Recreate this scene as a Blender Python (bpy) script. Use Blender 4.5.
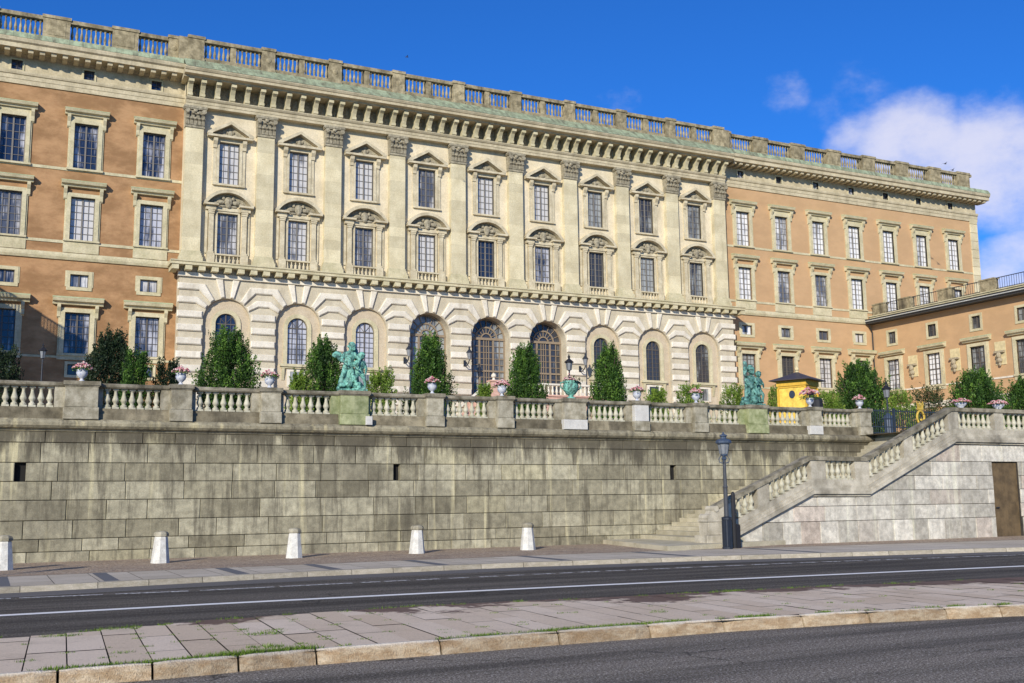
import bpy, bmesh, math, random
from mathutils import Vector, Matrix

random.seed(7)
for o in list(bpy.data.objects):
    bpy.data.objects.remove(o)
S = bpy.context.scene
COL = S.collection
PI = math.pi

# ------------------------------------------------------------------ camera
cam = bpy.data.cameras.new('camera')
cam.sensor_fit = 'HORIZONTAL'; cam.sensor_width = 36.0
cam.lens = 1067.9 / 1024 * 36
cam.clip_start = 0.1; cam.clip_end = 3000
camo = bpy.data.objects.new('camera', cam); COL.objects.link(camo)
CAM = Vector((-12.51, -78.38, 1.75))
yaw, pit, rol = -0.45621, 0.14656, -0.01147
fw = Vector((-math.sin(yaw) * math.cos(pit), math.cos(yaw) * math.cos(pit), math.sin(pit)))
rt = Vector((math.cos(yaw), math.sin(yaw), 0)); upv = rt.cross(fw)
r2 = rt * math.cos(rol) + upv * math.sin(rol); u2 = -rt * math.sin(rol) + upv * math.cos(rol)
camo.matrix_world = Matrix(((r2.x, u2.x, -fw.x, CAM.x), (r2.y, u2.y, -fw.y, CAM.y), (r2.z, u2.z, -fw.z, CAM.z), (0, 0, 0, 1)))
S.camera = camo
S.render.resolution_x = 1024; S.render.resolution_y = 683

# ------------------------------------------------------------------ sky, sun, exposure
LDIR = Vector((0.66, 0.75, -0.40)).normalized()
ELEV = math.asin(-LDIR.z); ROT = math.atan2(-LDIR.x, -LDIR.y)
SUN = 5.0; SKY = 0.085; EXPO = 0.06
W = bpy.data.worlds.new('World'); S.world = W; W.use_nodes = True
wt = W.node_tree; wt.nodes.clear()


def wn(t, **k):
    n = wt.nodes.new(t)
    for a, b in k.items(): setattr(n, a, b)
    return n


def wm(op, a, b=None, c=None):
    n = wn('ShaderNodeMath', operation=op)
    for i, x in enumerate((a, b, c)):
        if x is None: continue
        if isinstance(x, (int, float)): n.inputs[i].default_value = x
        else: wt.links.new(x, n.inputs[i])
    return n.outputs[0]


sky = wn('ShaderNodeTexSky', sky_type='NISHITA')
sky.sun_disc = False; sky.sun_elevation = ELEV; sky.sun_rotation = ROT
sky.air_density = 1.0; sky.dust_density = 0.3; sky.ozone_density = 3.0
tint = wn('ShaderNodeMix', data_type='RGBA', blend_type='MULTIPLY'); tint.inputs[0].default_value = 1
wt.links.new(sky.outputs[0], tint.inputs[6]); tint.inputs[7].default_value = (0.22, 0.81, 1.74, 1)
tc = wn('ShaderNodeTexCoord')
DIRV = tc.outputs['Generated']


def wdot(v):
    n = wn('ShaderNodeVectorMath', operation='DOT_PRODUCT')
    wt.links.new(DIRV, n.inputs[0]); n.inputs[1].default_value = Vector(v).normalized()
    return n.outputs['Value']


def wrange(x, a, b):
    n = wn('ShaderNodeMapRange', interpolation_type='SMOOTHSTEP')
    wt.links.new(x, n.inputs[0]); n.inputs[1].default_value = a; n.inputs[2].default_value = b
    return n.outputs[0]


def wnoise(sc, det, rough, stretch=(1, 1, 1)):
    mp = wn('ShaderNodeMapping'); wt.links.new(DIRV, mp.inputs[0]); mp.inputs['Scale'].default_value = stretch
    n = wn('ShaderNodeTexNoise'); wt.links.new(mp.outputs[0], n.inputs[0])
    n.inputs['Scale'].default_value = sc; n.inputs['Detail'].default_value = det; n.inputs['Roughness'].default_value = rough
    return n.outputs[0]


def deg(d): return math.cos(math.radians(d))


n1 = wnoise(7.0, 10, 0.60, (1, 1, 1.7)); n2 = wnoise(22, 8, 0.62, (1, 1, 1.4))
blob = wm('MAXIMUM', wrange(wdot((0.706, 0.648, 0.285)), deg(4.3), deg(0.6)), wrange(wdot((0.755, 0.597, 0.273)), deg(4.6), deg(0.8)))
blob = wm('MAXIMUM', blob, wm('MULTIPLY', wrange(wdot((0.675, 0.674, 0.301)), deg(2.6), deg(0.3)), 0.62))
blob = wm('MAXIMUM', blob, wm('MULTIPLY', wrange(wdot((0.773, 0.607, 0.185)), deg(3.0), deg(0.6)), 0.9))
blob = wm('MAXIMUM', blob, wm('MULTIPLY', wrange(wdot((0.84, 0.50, 0.22)), deg(9), deg(3)), 0.9))
w1 = wm('MULTIPLY', wrange(wdot((0.617, 0.703, 0.357)), deg(1.9), deg(0.1)), 0.40)
w2 = wm('MULTIPLY', wrange(wdot((0.50, 0.79, 0.352)), deg(2.0), deg(0.2)), 0.36)
w3 = wm('MULTIPLY', wrange(wdot((0.665, 0.665, 0.332)), deg(3.4), deg(0.2)), 0.26)
blob = wm('MAXIMUM', blob, wm('MAXIMUM', wm('MAXIMUM', w1, w2), w3))
dens = wm('ADD', blob, wm('ADD', wm('MULTIPLY', wm('SUBTRACT', n1, 0.5), 1.9), wm('MULTIPLY', wm('SUBTRACT', n2, 0.5), 0.9)))
cl = wm('MULTIPLY', wrange(dens, 0.22, 1.30), 0.80)
cl = wm('MULTIPLY', cl, wrange(blob, 0.0, 0.3))
cmix = wn('ShaderNodeMix', data_type='RGBA')
wt.links.new(cl, cmix.inputs[0]); wt.links.new(tint.outputs[2], cmix.inputs[6]); cmix.inputs[7].default_value = (9.6, 9.4, 10.6, 1)
bg = wn('ShaderNodeBackground'); bg.inputs[1].default_value = SKY
wt.links.new(cmix.outputs[2], bg.inputs[0])
wo = wn('ShaderNodeOutputWorld'); wt.links.new(bg.outputs[0], wo.inputs[0])

sl = bpy.data.lights.new('sun', 'SUN'); sl.energy = SUN; sl.angle = math.radians(0.5); sl.color = (1.0, 0.93, 0.80)
so = bpy.data.objects.new('sun', sl); COL.objects.link(so)
so.rotation_euler = LDIR.to_track_quat('-Z', 'Y').to_euler(); so.location = (-60, -90, 60)

S.view_settings.view_transform = 'Standard'; S.view_settings.look = 'None'
S.view_settings.exposure = EXPO; S.view_settings.gamma = 1; S.view_settings.use_curve_mapping = False
S.render.engine = 'CYCLES'

# ------------------------------------------------------------------ materials


class NT:
    def __init__(s, name):
        s.m = bpy.data.materials.new(name); s.m.use_nodes = True
        s.t = s.m.node_tree; s.t.nodes.clear()
        s.out = s.t.nodes.new('ShaderNodeOutputMaterial')
        s.b = s.t.nodes.new('ShaderNodeBsdfPrincipled')
        s.t.links.new(s.b.outputs[0], s.out.inputs[0])

    def n(s, t, **k):
        n = s.t.nodes.new(t)
        for a, b in k.items(): setattr(n, a, b)
        return n

    def set(s, sock, x):
        if hasattr(x, 'is_linked') or hasattr(x, 'links'): s.t.links.new(x, sock)
        else: sock.default_value = x

    def pos(s, scale=(1, 1, 1), local=False):
        if local: g = s.n('ShaderNodeTexCoord').outputs['Object']
        else: g = s.n('ShaderNodeNewGeometry').outputs['Position']
        mp = s.n('ShaderNodeMapping'); s.t.links.new(g, mp.inputs[0]); mp.inputs['Scale'].default_value = scale
        return mp.outputs[0]

    def noise(s, sc, det=4, rough=0.55, stretch=(1, 1, 1), local=False):
        n = s.n('ShaderNodeTexNoise'); s.t.links.new(s.pos(stretch, local), n.inputs[0])
        n.inputs['Scale'].default_value = sc; n.inputs['Detail'].default_value = det; n.inputs['Roughness'].default_value = rough
        return n.outputs[0]

    def mth(s, op, a, b=None, clamp=False):
        n = s.n('ShaderNodeMath', operation=op, use_clamp=clamp)
        s.set(n.inputs[0], a)
        if b is not None: s.set(n.inputs[1], b)
        return n.outputs[0]

    def rng(s, x, a, b, c=0.0, d=1.0):
        n = s.n('ShaderNodeMapRange', interpolation_type='SMOOTHSTEP'); s.t.links.new(x, n.inputs[0])
        for i, v in enumerate((a, b, c, d)): n.inputs[i + 1].default_value = v
        return n.outputs[0]

    def mix(s, f, a, b, mode='MIX'):
        n = s.n('ShaderNodeMix', data_type='RGBA', blend_type=mode)
        s.set(n.inputs[0], f)
        s.set(n.inputs[6], (*a, 1) if isinstance(a, tuple) else a); s.set(n.inputs[7], (*b, 1) if isinstance(b, tuple) else b)
        return n.outputs[2]

    def attr(s, name='tone'):
        n = s.n('ShaderNodeAttribute'); n.attribute_name = name
        return n.outputs['Fac']

    def bump(s, h, strength, dist=0.02):
        n = s.n('ShaderNodeBump'); n.inputs['Strength'].default_value = strength; n.inputs['Distance'].default_value = dist
        s.t.links.new(h, n.inputs['Height']); s.t.links.new(n.outputs[0], s.b.inputs['Normal'])

    def done(s, col, rough=0.85, metal=0.0, spec=0.3):
        s.set(s.b.inputs['Base Color'], (*col, 1) if isinstance(col, tuple) else col)
        s.set(s.b.inputs['Roughness'], rough); s.b.inputs['Metallic'].default_value = metal
        s.b.inputs['Specular IOR Level'].default_value = spec
        return s.m


def grey(s, x):
    """scalar to a grey colour factor for MULTIPLY mixes"""
    n = s.n('ShaderNodeCombineColor')
    for i in range(3): s.t.links.new(x, n.inputs[i])
    return n.outputs[0]


def stone(name, a, b, sc=2.0, stain=0.0, stain_col=(0.05, 0.045, 0.035), tone=0.0, bump=0.3, rough=0.88, fine=30, stain_sc=1.0):
    s = NT(name)
    c = s.mix(s.rng(s.noise(sc, 6, 0.6), 0.3, 0.7), a, b)
    if tone:
        t = s.attr(); c = s.mix(1.0, c, grey(s, s.rng(t, 0, 1, 1 - tone, 1 + tone)), 'MULTIPLY')
    f = s.noise(fine, 3, 0.6)
    c = s.mix(1.0, c, grey(s, s.rng(f, 0.25, 0.75, 0.86, 1.1)), 'MULTIPLY')
    if stain:
        k = s.rng(s.noise(1.3 * stain_sc, 5, 0.6, (1, 1, 0.22)), 0.45, 0.75)
        k2 = s.rng(s.noise(0.35 * stain_sc, 3, 0.5), 0.35, 0.65)
        c = s.mix(s.mth('MULTIPLY', s.mth('MULTIPLY', k, k2), stain), c, stain_col)
    s.bump(s.mth('ADD', f, s.noise(sc * 3, 4)), bump)
    return s.done(c, rough)


M = {}
M['cream'] = stone('cream_plaster', (0.60, 0.51, 0.345), (0.70, 0.605, 0.43), 0.9, 0.5, (0.36, 0.30, 0.20), bump=0.12, fine=12)
M['pilaster'] = stone('pilaster_sandstone', (0.53, 0.455, 0.285), (0.66, 0.58, 0.385), 0.8, 0.5, (0.27, 0.235, 0.15), tone=0.10, bump=0.2, fine=10)
M['cream_trim'] = stone('cream_sandstone', (0.46, 0.39, 0.255), (0.64, 0.56, 0.39), 1.6, 0.6, (0.22, 0.18, 0.115), bump=0.25, fine=9)
M['trim'] = stone('trim_sandstone', (0.46, 0.41, 0.25), (0.60, 0.53, 0.35), 1.3, 0.45, (0.26, 0.21, 0.13), bump=0.25, fine=9)
M['cornice'] = stone('cornice_sandstone', (0.41, 0.35, 0.225), (0.57, 0.49, 0.33), 1.2, 0.55, (0.14, 0.115, 0.075), bump=0.3, fine=8)
M['dark_stone'] = stone('weathered_sandstone', (0.19, 0.155, 0.09), (0.42, 0.35, 0.215), 2.2, 1.0, (0.055, 0.045, 0.03), tone=0.15, bump=0.4, fine=9)
M['carved'] = stone('carved_sandstone', (0.22, 0.19, 0.13), (0.42, 0.37, 0.26), 5.0, 0.6, (0.07, 0.06, 0.04), bump=1.0, fine=14)
M['rust_white'] = stone('limewashed_rustic_blocks', (0.62, 0.56, 0.45), (0.74, 0.68, 0.565), 1.4, 0.7, (0.36, 0.31, 0.23), tone=0.06, bump=0.15, fine=12)
M['rust_beige'] = stone('beige_rustic_stone', (0.46, 0.40, 0.29), (0.57, 0.505, 0.375), 1.1, 0.45, (0.25, 0.2, 0.13), bump=0.2, fine=12)
M['niche'] = stone('brown_niche_plaster', (0.47, 0.38, 0.26), (0.55, 0.46, 0.33), 1.0, 0.2, (0.28, 0.2, 0.13), bump=0.15, fine=12)
M['pink'] = stone('pink_granite', (0.50, 0.29, 0.22), (0.62, 0.40, 0.31), 6.0, 0.2, (0.25, 0.16, 0.12), bump=0.1)


def orange():
    s = NT('orange_plaster')
    c = s.mix(s.rng(s.noise(0.5, 9, 0.68, (1, 1, 1.8)), 0.36, 0.66), (0.262, 0.145, 0.066), (0.43, 0.25, 0.122))
    c = s.mix(s.rng(s.noise(2.6, 5, 0.7, (1, 1, 3.0)), 0.5, 0.78, 0, 0.42), c, (0.30, 0.14, 0.07))
    # the plaster is mixed towards a paler tone on the right-hand side of the building
    sp = s.n('ShaderNodeSeparateXYZ'); s.t.links.new(s.pos(), sp.inputs[0])
    c = s.mix(s.rng(sp.outputs[0], 20, 62, 0, 0.62), c, (0.58, 0.38, 0.205))
    c = s.mix(s.rng(s.noise(1.0, 6, 0.7, (1, 1, 0.25)), 0.55, 0.8, 0, 0.25), c, (0.54, 0.37, 0.21))
    s.bump(s.noise(9, 6, 0.6), 0.3)
    return s.done(c, 0.92)


M['orange'] = orange()


def copper():
    s = NT('verdigris_copper_roof')
    c = s.mix(s.rng(s.noise(1.6, 6, 0.65, (1.5, 1, 1)), 0.36, 0.66), (0.22, 0.245, 0.155), (0.37, 0.43, 0.27))
    c = s.mix(s.rng(s.noise(0.8, 5, 0.7, (2.5, 1, 0.6)), 0.48, 0.70, 0, 0.85), c, (0.12, 0.11, 0.075))
    s.bump(s.noise(6, 3), 0.3)
    return s.done(c, 0.7)


M['copper'] = copper()
M['copper_pale'] = stone('pale_verdigris_flashing', (0.36, 0.40, 0.22), (0.52, 0.54, 0.34), 2.0, 0.4, (0.2, 0.19, 0.12))


def bronze():
    s = NT('verdigris_bronze')
    c = s.mix(s.rng(s.noise(9, 6, 0.7), 0.38, 0.60), (0.030, 0.085, 0.072), (0.19, 0.47, 0.37))
    c = s.mix(s.rng(s.noise(3.0, 5, 0.6, (1, 1, 0.4)), 0.52, 0.72, 0, 0.7), c, (0.32, 0.58, 0.47))
    c = s.mix(s.rng(s.noise(6.0, 5, 0.7, (1, 1, 0.25)), 0.55, 0.68, 0, 0.85), c, (0.02, 0.05, 0.042))
    s.bump(s.noise(26, 4), 0.7, 0.03)
    return s.done(c, 0.55, 0.0, 0.4)


M['bronze'] = bronze()
M['bronze_dark'] = M['bronze'].copy(); M['bronze_dark'].name = 'dark_verdigris_bronze'
for n_ in M['bronze_dark'].node_tree.nodes:
    if n_.type == 'MIX':
        for k_ in (6, 7):
            v_ = n_.inputs[k_].default_value; n_.inputs[k_].default_value = (v_[0] * .62, v_[1] * .64, v_[2] * .68, 1)


def granite_wall(name, a, b, warm, stain, streak=1.0, drip_on=True):
    s = NT(name)
    t = s.attr(); t2 = s.attr('tone2')
    c = s.mix(t, a, b)
    c = s.mix(s.rng(t2, 0.55, 1.0, 0, 0.5), c, warm)
    c = s.mix(1.0, c, grey(s, s.rng(s.noise(4.5, 6, 0.65), 0.25, 0.75, 0.70, 1.30)), 'MULTIPLY')
    v = s.noise(4.5, 6, 0.72, (1, 1, 0.09))
    c = s.mix(s.rng(v, 0.48, 0.66, 0, 0.8 * streak), c, stain)
    c = s.mix(s.rng(s.noise(3.1, 4, 0.6, (1, 1, 0.05)), 0.56, 0.72, 0, 0.85 * streak), c, tuple(min(1, x * y) for x, y in zip(b, (1.75, 1.7, 1.45))))
    c = s.mix(s.rng(s.noise(0.45, 5, 0.6, (1, 1, 0.6)), 0.48, 0.70, 0, 0.6 * min(1, streak + .1)), c, stain)
    # wet, sooty band of dirt under the coping
    sp = s.n('ShaderNodeSeparateXYZ'); s.t.links.new(s.pos(), sp.inputs[0])
    drip = s.mth('ADD', sp.outputs[2], s.mth('MULTIPLY', s.noise(1.5, 6, 0.75, (1, 1, 0.14)), 3.6))
    if drip_on: c = s.mix(s.rng(drip, 4.9, 5.5, 0, 1.1 * streak), c, stain)
    f = s.noise(45, 3)
    c = s.mix(1.0, c, grey(s, s.rng(f, 0.3, 0.7, 0.85, 1.12)), 'MULTIPLY')
    s.bump(s.mth('ADD', f, s.mth('MULTIPLY', s.noise(6, 5, 0.7), 2.0)), 0.5, 0.02)
    return s.done(c, 0.9)


M['wall_block'] = granite_wall('stained_granite_blocks', (0.215, 0.192, 0.128), (0.40, 0.365, 0.255), (0.46, 0.41, 0.25), (0.080, 0.069, 0.048), 0.78)
M['stair_block'] = granite_wall('pale_granite_blocks', (0.33, 0.305, 0.25), (0.62, 0.58, 0.49), (0.56, 0.43, 0.35), (0.20, 0.175, 0.135), 0.28, False)
M['joint'] = stone('dark_mortar', (0.035, 0.03, 0.024), (0.06, 0.05, 0.04), 5)
M['ledge'] = granite_wall('sooty_granite_coping', (0.20, 0.175, 0.12), (0.34, 0.30, 0.20), (0.36, 0.31, 0.20), (0.06, 0.052, 0.036), 0.8, False)
M['balustone'] = stone('grey_granite_balustrade', (0.21, 0.185, 0.125), (0.45, 0.41, 0.31), 3.0, 1.0, (0.06, 0.052, 0.036), tone=0.12, bump=0.35, fine=35)
M['baluster'] = stone('pale_granite_balusters', (0.38, 0.355, 0.255), (0.54, 0.51, 0.40), 3, 0.6, (0.16, 0.14, 0.09), bump=0.3, fine=40)
M['rail'] = stone('mossy_granite_rail', (0.11, 0.095, 0.062), (0.32, 0.285, 0.21), 3.0, 1.0, (0.055, 0.05, 0.035), tone=0.1, bump=0.4, fine=30)
M['plinthstone'] = stone('mossy_granite_plinth', (0.11, 0.092, 0.058), (0.28, 0.24, 0.16), 2.2, 1.0, (0.05, 0.042, 0.03), tone=0.25, bump=0.4, fine=30)
M['greenstone'] = stone('copper_stained_granite', (0.20, 0.225, 0.095), (0.42, 0.43, 0.24), 3.6, 1.0, (0.08, 0.10, 0.055), bump=0.4)
M['palestone'] = stone('new_pale_granite', (0.50, 0.48, 0.44), (0.60, 0.58, 0.53), 3, 0.3, (0.3, 0.28, 0.24), bump=0.3)
M['stairstone'] = stone('pale_granite_stair_balustrade', (0.32, 0.285, 0.215), (0.50, 0.455, 0.36), 2.6, 1.0, (0.12, 0.105, 0.08), tone=0.12, bump=0.35, fine=30)
M['step'] = stone('yellowish_granite_steps', (0.36, 0.32, 0.22), (0.50, 0.45, 0.33), 1.8, 0.4, (0.18, 0.16, 0.11), tone=0.15, bump=0.3)
M['white_paint'] = stone('weathered_white_paint', (0.50, 0.48, 0.43), (0.66, 0.64, 0.58), 5, 0.35, (0.38, 0.35, 0.30), bump=0.3)


def slabs(name, a, b, dirt=False):
    s = NT(name)
    t = s.attr()
    c = s.mix(t, a, b)
    c = s.mix(1.0, c, grey(s, s.rng(s.noise(60, 3, 0.7), 0.25, 0.75, 0.82, 1.15)), 'MULTIPLY')
    c = s.mix(s.rng(s.noise(1.2, 8, 0.72), 0.50, 0.74, 0, 0.4), c, tuple(x * 0.6 for x in a))
    c = s.mix(s.rng(s.noise(9, 5, 0.7), 0.58, 0.74, 0, 0.5), c, tuple(x * 0.45 for x in a))
    if dirt:
        sp = s.n('ShaderNodeSeparateXYZ'); s.t.links.new(s.pos(), sp.inputs[0])
        yy = s.mth('ADD', sp.outputs[1], s.mth('MULTIPLY', s.mth('SUBTRACT', s.noise(0.55, 7, 0.68), 0.5), 5.0))
        yy = s.mth('ADD', yy, s.mth('MULTIPLY', s.mth('ADD', sp.outputs[0], 7.0), 0.1))
        yy = s.mth('ADD', yy, s.rng(sp.outputs[0], 2, 7, 0, 0.55))
        c = s.mix(s.rng(yy, -63.45, -63.2, 0, 0.93), c, s.mix(s.noise(30, 4), (0.085, 0.045, 0.030), (0.15, 0.09, 0.065)))
    s.bump(s.noise(70, 4), 0.35, 0.01)
    return s.done(c, 0.88)


M['slab'] = slabs('pink_grey_paving_slabs', (0.58, 0.45, 0.31), (0.70, 0.57, 0.425), True)
M['flag'] = slabs('grey_flagstones', (0.45, 0.385, 0.29), (0.55, 0.48, 0.375))
M['flag_dark'] = slabs('dark_drain_stones', (0.12, 0.12, 0.125), (0.16, 0.16, 0.16))


def cobble():
    s = NT('reddish_cobbles')
    v = s.n('ShaderNodeTexVoronoi', feature='DISTANCE_TO_EDGE'); s.t.links.new(s.pos(), v.inputs[0]); v.inputs['Scale'].default_value = 9
    w = s.n('ShaderNodeTexVoronoi'); s.t.links.new(s.pos(), w.inputs[0]); w.inputs['Scale'].default_value = 9
    c = s.mix(w.outputs['Color'], (0.36, 0.255, 0.165), (0.50, 0.40, 0.29))
    c = s.mix(s.rng(v.outputs['Distance'], 0.0, 0.08, 1, 0), c, (0.13, 0.095, 0.07))
    c = s.mix(s.rng(s.noise(0.9, 6), 0.45, 0.75, 0, 0.5), c, (0.15, 0.12, 0.10))
    s.bump(s.rng(v.outputs['Distance'], 0, 0.2), 0.6, 0.02)
    return s.done(c, 0.9)


M['cobble'] = cobble()


def asphalt():
    s = NT('asphalt')
    g = s.noise(48, 3, 0.8)
    c = s.mix(s.rng(g, 0.40, 0.62), (0.042, 0.035, 0.026), (0.235, 0.203, 0.160))
    c = s.mix(s.rng(s.noise(30, 2, 0.6), 0.56, 0.68, 0, 0.75), c, (0.42, 0.39, 0.35))
    # tyre-polished tracks and old patches run along the road
    tr = s.noise(1.5, 4, 0.6, (0.05, 1, 1))
    c = s.mix(1.0, c, grey(s, s.rng(tr, 0.36, 0.64, 0.62, 1.35)), 'MULTIPLY')
    c = s.mix(s.rng(s.noise(0.5, 5, 0.6, (0.4, 1, 1)), 0.55, 0.75, 0, 0.35), c, (0.045, 0.039, 0.033))
    sp = s.n('ShaderNodeSeparateXYZ'); s.t.links.new(s.pos(), sp.inputs[0])
    c = s.mix(1.0, c, grey(s, s.rng(sp.outputs[1], -67.0, -65.0, 1.25, 0.72)), 'MULTIPLY')   # older, paler surface on the near side of the island
    v = s.n('ShaderNodeTexVoronoi', feature='DISTANCE_TO_EDGE'); v.inputs['Scale'].default_value = 0.42
    wv = s.n('ShaderNodeVectorMath', operation='ADD'); s.t.links.new(s.pos((0.6, 1, 1)), wv.inputs[0])
    nz = s.n('ShaderNodeTexNoise'); nz.inputs['Scale'].default_value = 1.4; nz.inputs['Detail'].default_value = 6; s.t.links.new(s.pos(), nz.inputs[0])
    s.t.links.new(nz.outputs['Color'], wv.inputs[1]); s.t.links.new(wv.outputs[0], v.inputs[0])
    crack = s.mth('MULTIPLY', s.rng(v.outputs['Distance'], 0.0, 0.012, 1, 0), s.rng(s.noise(0.35, 3), 0.5, 0.6))
    c = s.mix(s.mth('MULTIPLY', crack, 0.75), c, (0.02, 0.018, 0.015))
    s.bump(s.mth('ADD', g, s.noise(160, 2)), 0.9, 0.012)
    return s.done(c, 0.9, 0, 0.2)


M['asphalt'] = asphalt()


def asphalt_old():
    s = NT('worn_gutter_asphalt')
    g = s.noise(90, 3, 0.7)
    c = s.mix(s.rng(g, 0.3, 0.7), (0.08, 0.072, 0.062), (0.20, 0.185, 0.165))
    c = s.mix(s.rng(s.noise(1.5, 5, 0.6, (0.25, 1, 1)), 0.5, 0.75, 0, 0.6), c, (0.16, 0.15, 0.14))
    s.bump(g, 0.6, 0.01)
    return s.done(c, 0.9)


M['gutter'] = asphalt_old()


def line_paint(name, wear):
    s = NT(name)
    k = s.rng(s.noise(14, 5, 0.7), 0.5 - wear, 0.78 - wear, 1, 0) if False else s.rng(s.noise(12, 6, 0.72), wear, wear + 0.2)
    c = s.mix(k, (0.12, 0.11, 0.10), (0.82, 0.80, 0.74))
    s.bump(s.noise(80, 3), 0.4, 0.01)
    return s.done(c, 0.7)


M['line'] = line_paint('white_road_paint', 0.22)
M['line_worn'] = line_paint('worn_road_paint', 0.41)


def kerb_mat(name, face_a, face_b, top):
    s = NT(name)
    g = s.n('ShaderNodeNewGeometry')
    sp = s.n('ShaderNodeSeparateXYZ'); s.t.links.new(s.pos(), sp.inputs[0])
    t = s.attr()
    c = s.mix(s.rng(s.noise(7, 6, 0.7, (0.6, 1, 1.6)), 0.35, 0.68), face_a, face_b)
    c = s.mix(s.rng(s.noise(3, 5, 0.7), 0.55, 0.75, 0, 0.6), c, tuple(x * 0.45 for x in face_a))
    c = s.mix(s.rng(s.mth('ADD', sp.outputs[2], s.mth('MULTIPLY', s.noise(9, 3), 0.05)), 0.155, 0.19), c, top)
    c = s.mix(1.0, c, grey(s, s.rng(t, 0, 1, 0.82, 1.12)), 'MULTIPLY')
    c = s.mix(1.0, c, grey(s, s.rng(s.noise(70, 3), 0.3, 0.7, 0.8, 1.15)), 'MULTIPLY')
    s.bump(s.mth('ADD', s.noise(18, 5, 0.7), s.noise(70, 2)), 0.8, 0.02)
    return s.done(c, 0.88)


M['kerb'] = kerb_mat('rust_stained_granite_kerb', (0.33, 0.225, 0.125), (0.50, 0.40, 0.27), (0.55, 0.49, 0.40))
M['kerb_pale'] = kerb_mat('pale_granite_kerb', (0.38, 0.33, 0.24), (0.50, 0.44, 0.34), (0.46, 0.42, 0.35))


def flat(name, c, rough=0.6, metal=0.0, var=0.12, sc=8, bump=0.1, spec=0.4):
    s = NT(name)
    cc = s.mix(1.0, c, grey(s, s.rng(s.noise(sc, 5, 0.6), 0.3, 0.7, 1 - var, 1 + var)), 'MULTIPLY')
    s.bump(s.noise(sc * 5, 3), bump, 0.01)
    return s.done(cc, rough, metal, spec)


M['iron'] = flat('dark_blue_iron', (0.018, 0.023, 0.034), 0.5)
M['fence_iron'] = flat('blue_grey_fence_paint', (0.026, 0.036, 0.05), 0.5)
M['lamp_blue'] = flat('blue_green_lamp_paint', (0.045, 0.066, 0.105), 0.5)
M['lamp_post'] = flat('grey_lamp_post_paint', (0.05, 0.053, 0.06), 0.5)
M['black'] = flat('black_paint', (0.014, 0.014, 0.017), 0.6)
M['lamp_glass'] = flat('milky_lamp_glass', (0.20, 0.21, 0.22), 0.15)
M['gutter_metal'] = flat('dark_gutter_metal', (0.035, 0.035, 0.035), 0.6)
M['white_metal'] = flat('pale_gutter_edge', (0.50, 0.50, 0.46), 0.6)
M['gold'] = flat('gilt_metal', (0.62, 0.42, 0.07), 0.4, 0.3)
M['yellow'] = flat('yellow_painted_boards', (0.72, 0.49, 0.085), 0.8, 0, 0.22, 5, 0.3)
M['yellow_trim'] = flat('dull_yellow_trim', (0.60, 0.36, 0.04), 0.7)
M['hut_roof'] = flat('dark_brown_sheet_roof', (0.055, 0.045, 0.05), 0.5)
M['door_brown'] = flat('brown_door_boards', (0.115, 0.078, 0.038), 0.7, 0, 0.3, 3)
M['sash_brown'] = flat('dark_brown_sash_paint', (0.10, 0.088, 0.075), 0.6)
M['sash_grey'] = flat('grey_brown_sash_paint', (0.17, 0.155, 0.135), 0.6)
M['lattice'] = flat('brown_lattice_woodwork', (0.25, 0.19, 0.125), 0.6)
M['bark'] = flat('bark', (0.07, 0.05, 0.035), 0.9, 0, 0.3, 12, 0.6)
M['stone_head'] = flat('dark_sculpted_stone', (0.36, 0.30, 0.20), 0.9, 0, 0.35, 12, 0.6)
M['plaque'] = flat('pale_plaque_plaster', (0.60, 0.50, 0.28), 0.9, 0, 0.15, 3)
M['void'] = flat('dark_opening', (0.012, 0.011, 0.010), 0.95)  # near-black colour paints the darkness inside openings
M['terrace'] = stone('terrace_gravel', (0.36, 0.31, 0.25), (0.46, 0.40, 0.33), 4)
M['bird_white'] = flat('white_gull_feathers', (0.7, 0.7, 0.7), 0.8)
M['bird_dark'] = flat('dark_feathers', (0.06, 0.06, 0.07), 0.8)


def pane_mat(name, dark, pale, amount):
    """window glass with a gathered white curtain hanging close behind part of it"""
    s = NT(name)
    rnd = s.n('ShaderNodeObjectInfo').outputs['Random']
    lp = s.n('ShaderNodeSeparateXYZ'); s.t.links.new(s.pos((1, 1, 1), True), lp.inputs[0])
    side = s.mth('ABSOLUTE', lp.outputs[0])
    fold = s.noise(9, 4, 0.6, (1.0, 1, 0.06))
    big = s.noise(1.1, 3, 0.5, (1, 1, 0.6))
    k = s.mth('ADD', s.mth('ADD', s.mth('MULTIPLY', fold, 0.7), s.mth('MULTIPLY', big, 0.7)), s.mth('MULTIPLY', rnd, 0.55))
    k = s.mth('ADD', k, s.mth('MULTIPLY', side, 0.20))
    c = s.mix(s.rng(k, amount, amount + 0.28), dark, pale)
    s.b.inputs['Coat Weight'].default_value = 0.2; s.b.inputs['Coat Roughness'].default_value = 0.04
    s.bump(s.noise(2.5, 2), 0.04, 0.02)
    return s.done(c, 0.12, 0, 0.45)


M['pane'] = pane_mat('curtained_window_glass', (0.075, 0.082, 0.105), (0.54, 0.52, 0.50), 0.74)
M['pane_blue'] = pane_mat('blue_window_glass', (0.016, 0.026, 0.055), (0.46, 0.46, 0.50), 1.02)
M['pane_dark'] = pane_mat('dark_window_glass', (0.040, 0.042, 0.050), (0.32, 0.33, 0.32), 1.0)
M['pane_pale'] = pane_mat('pale_window_glass', (0.10, 0.11, 0.14), (0.74, 0.73, 0.72), 0.74)


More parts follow.
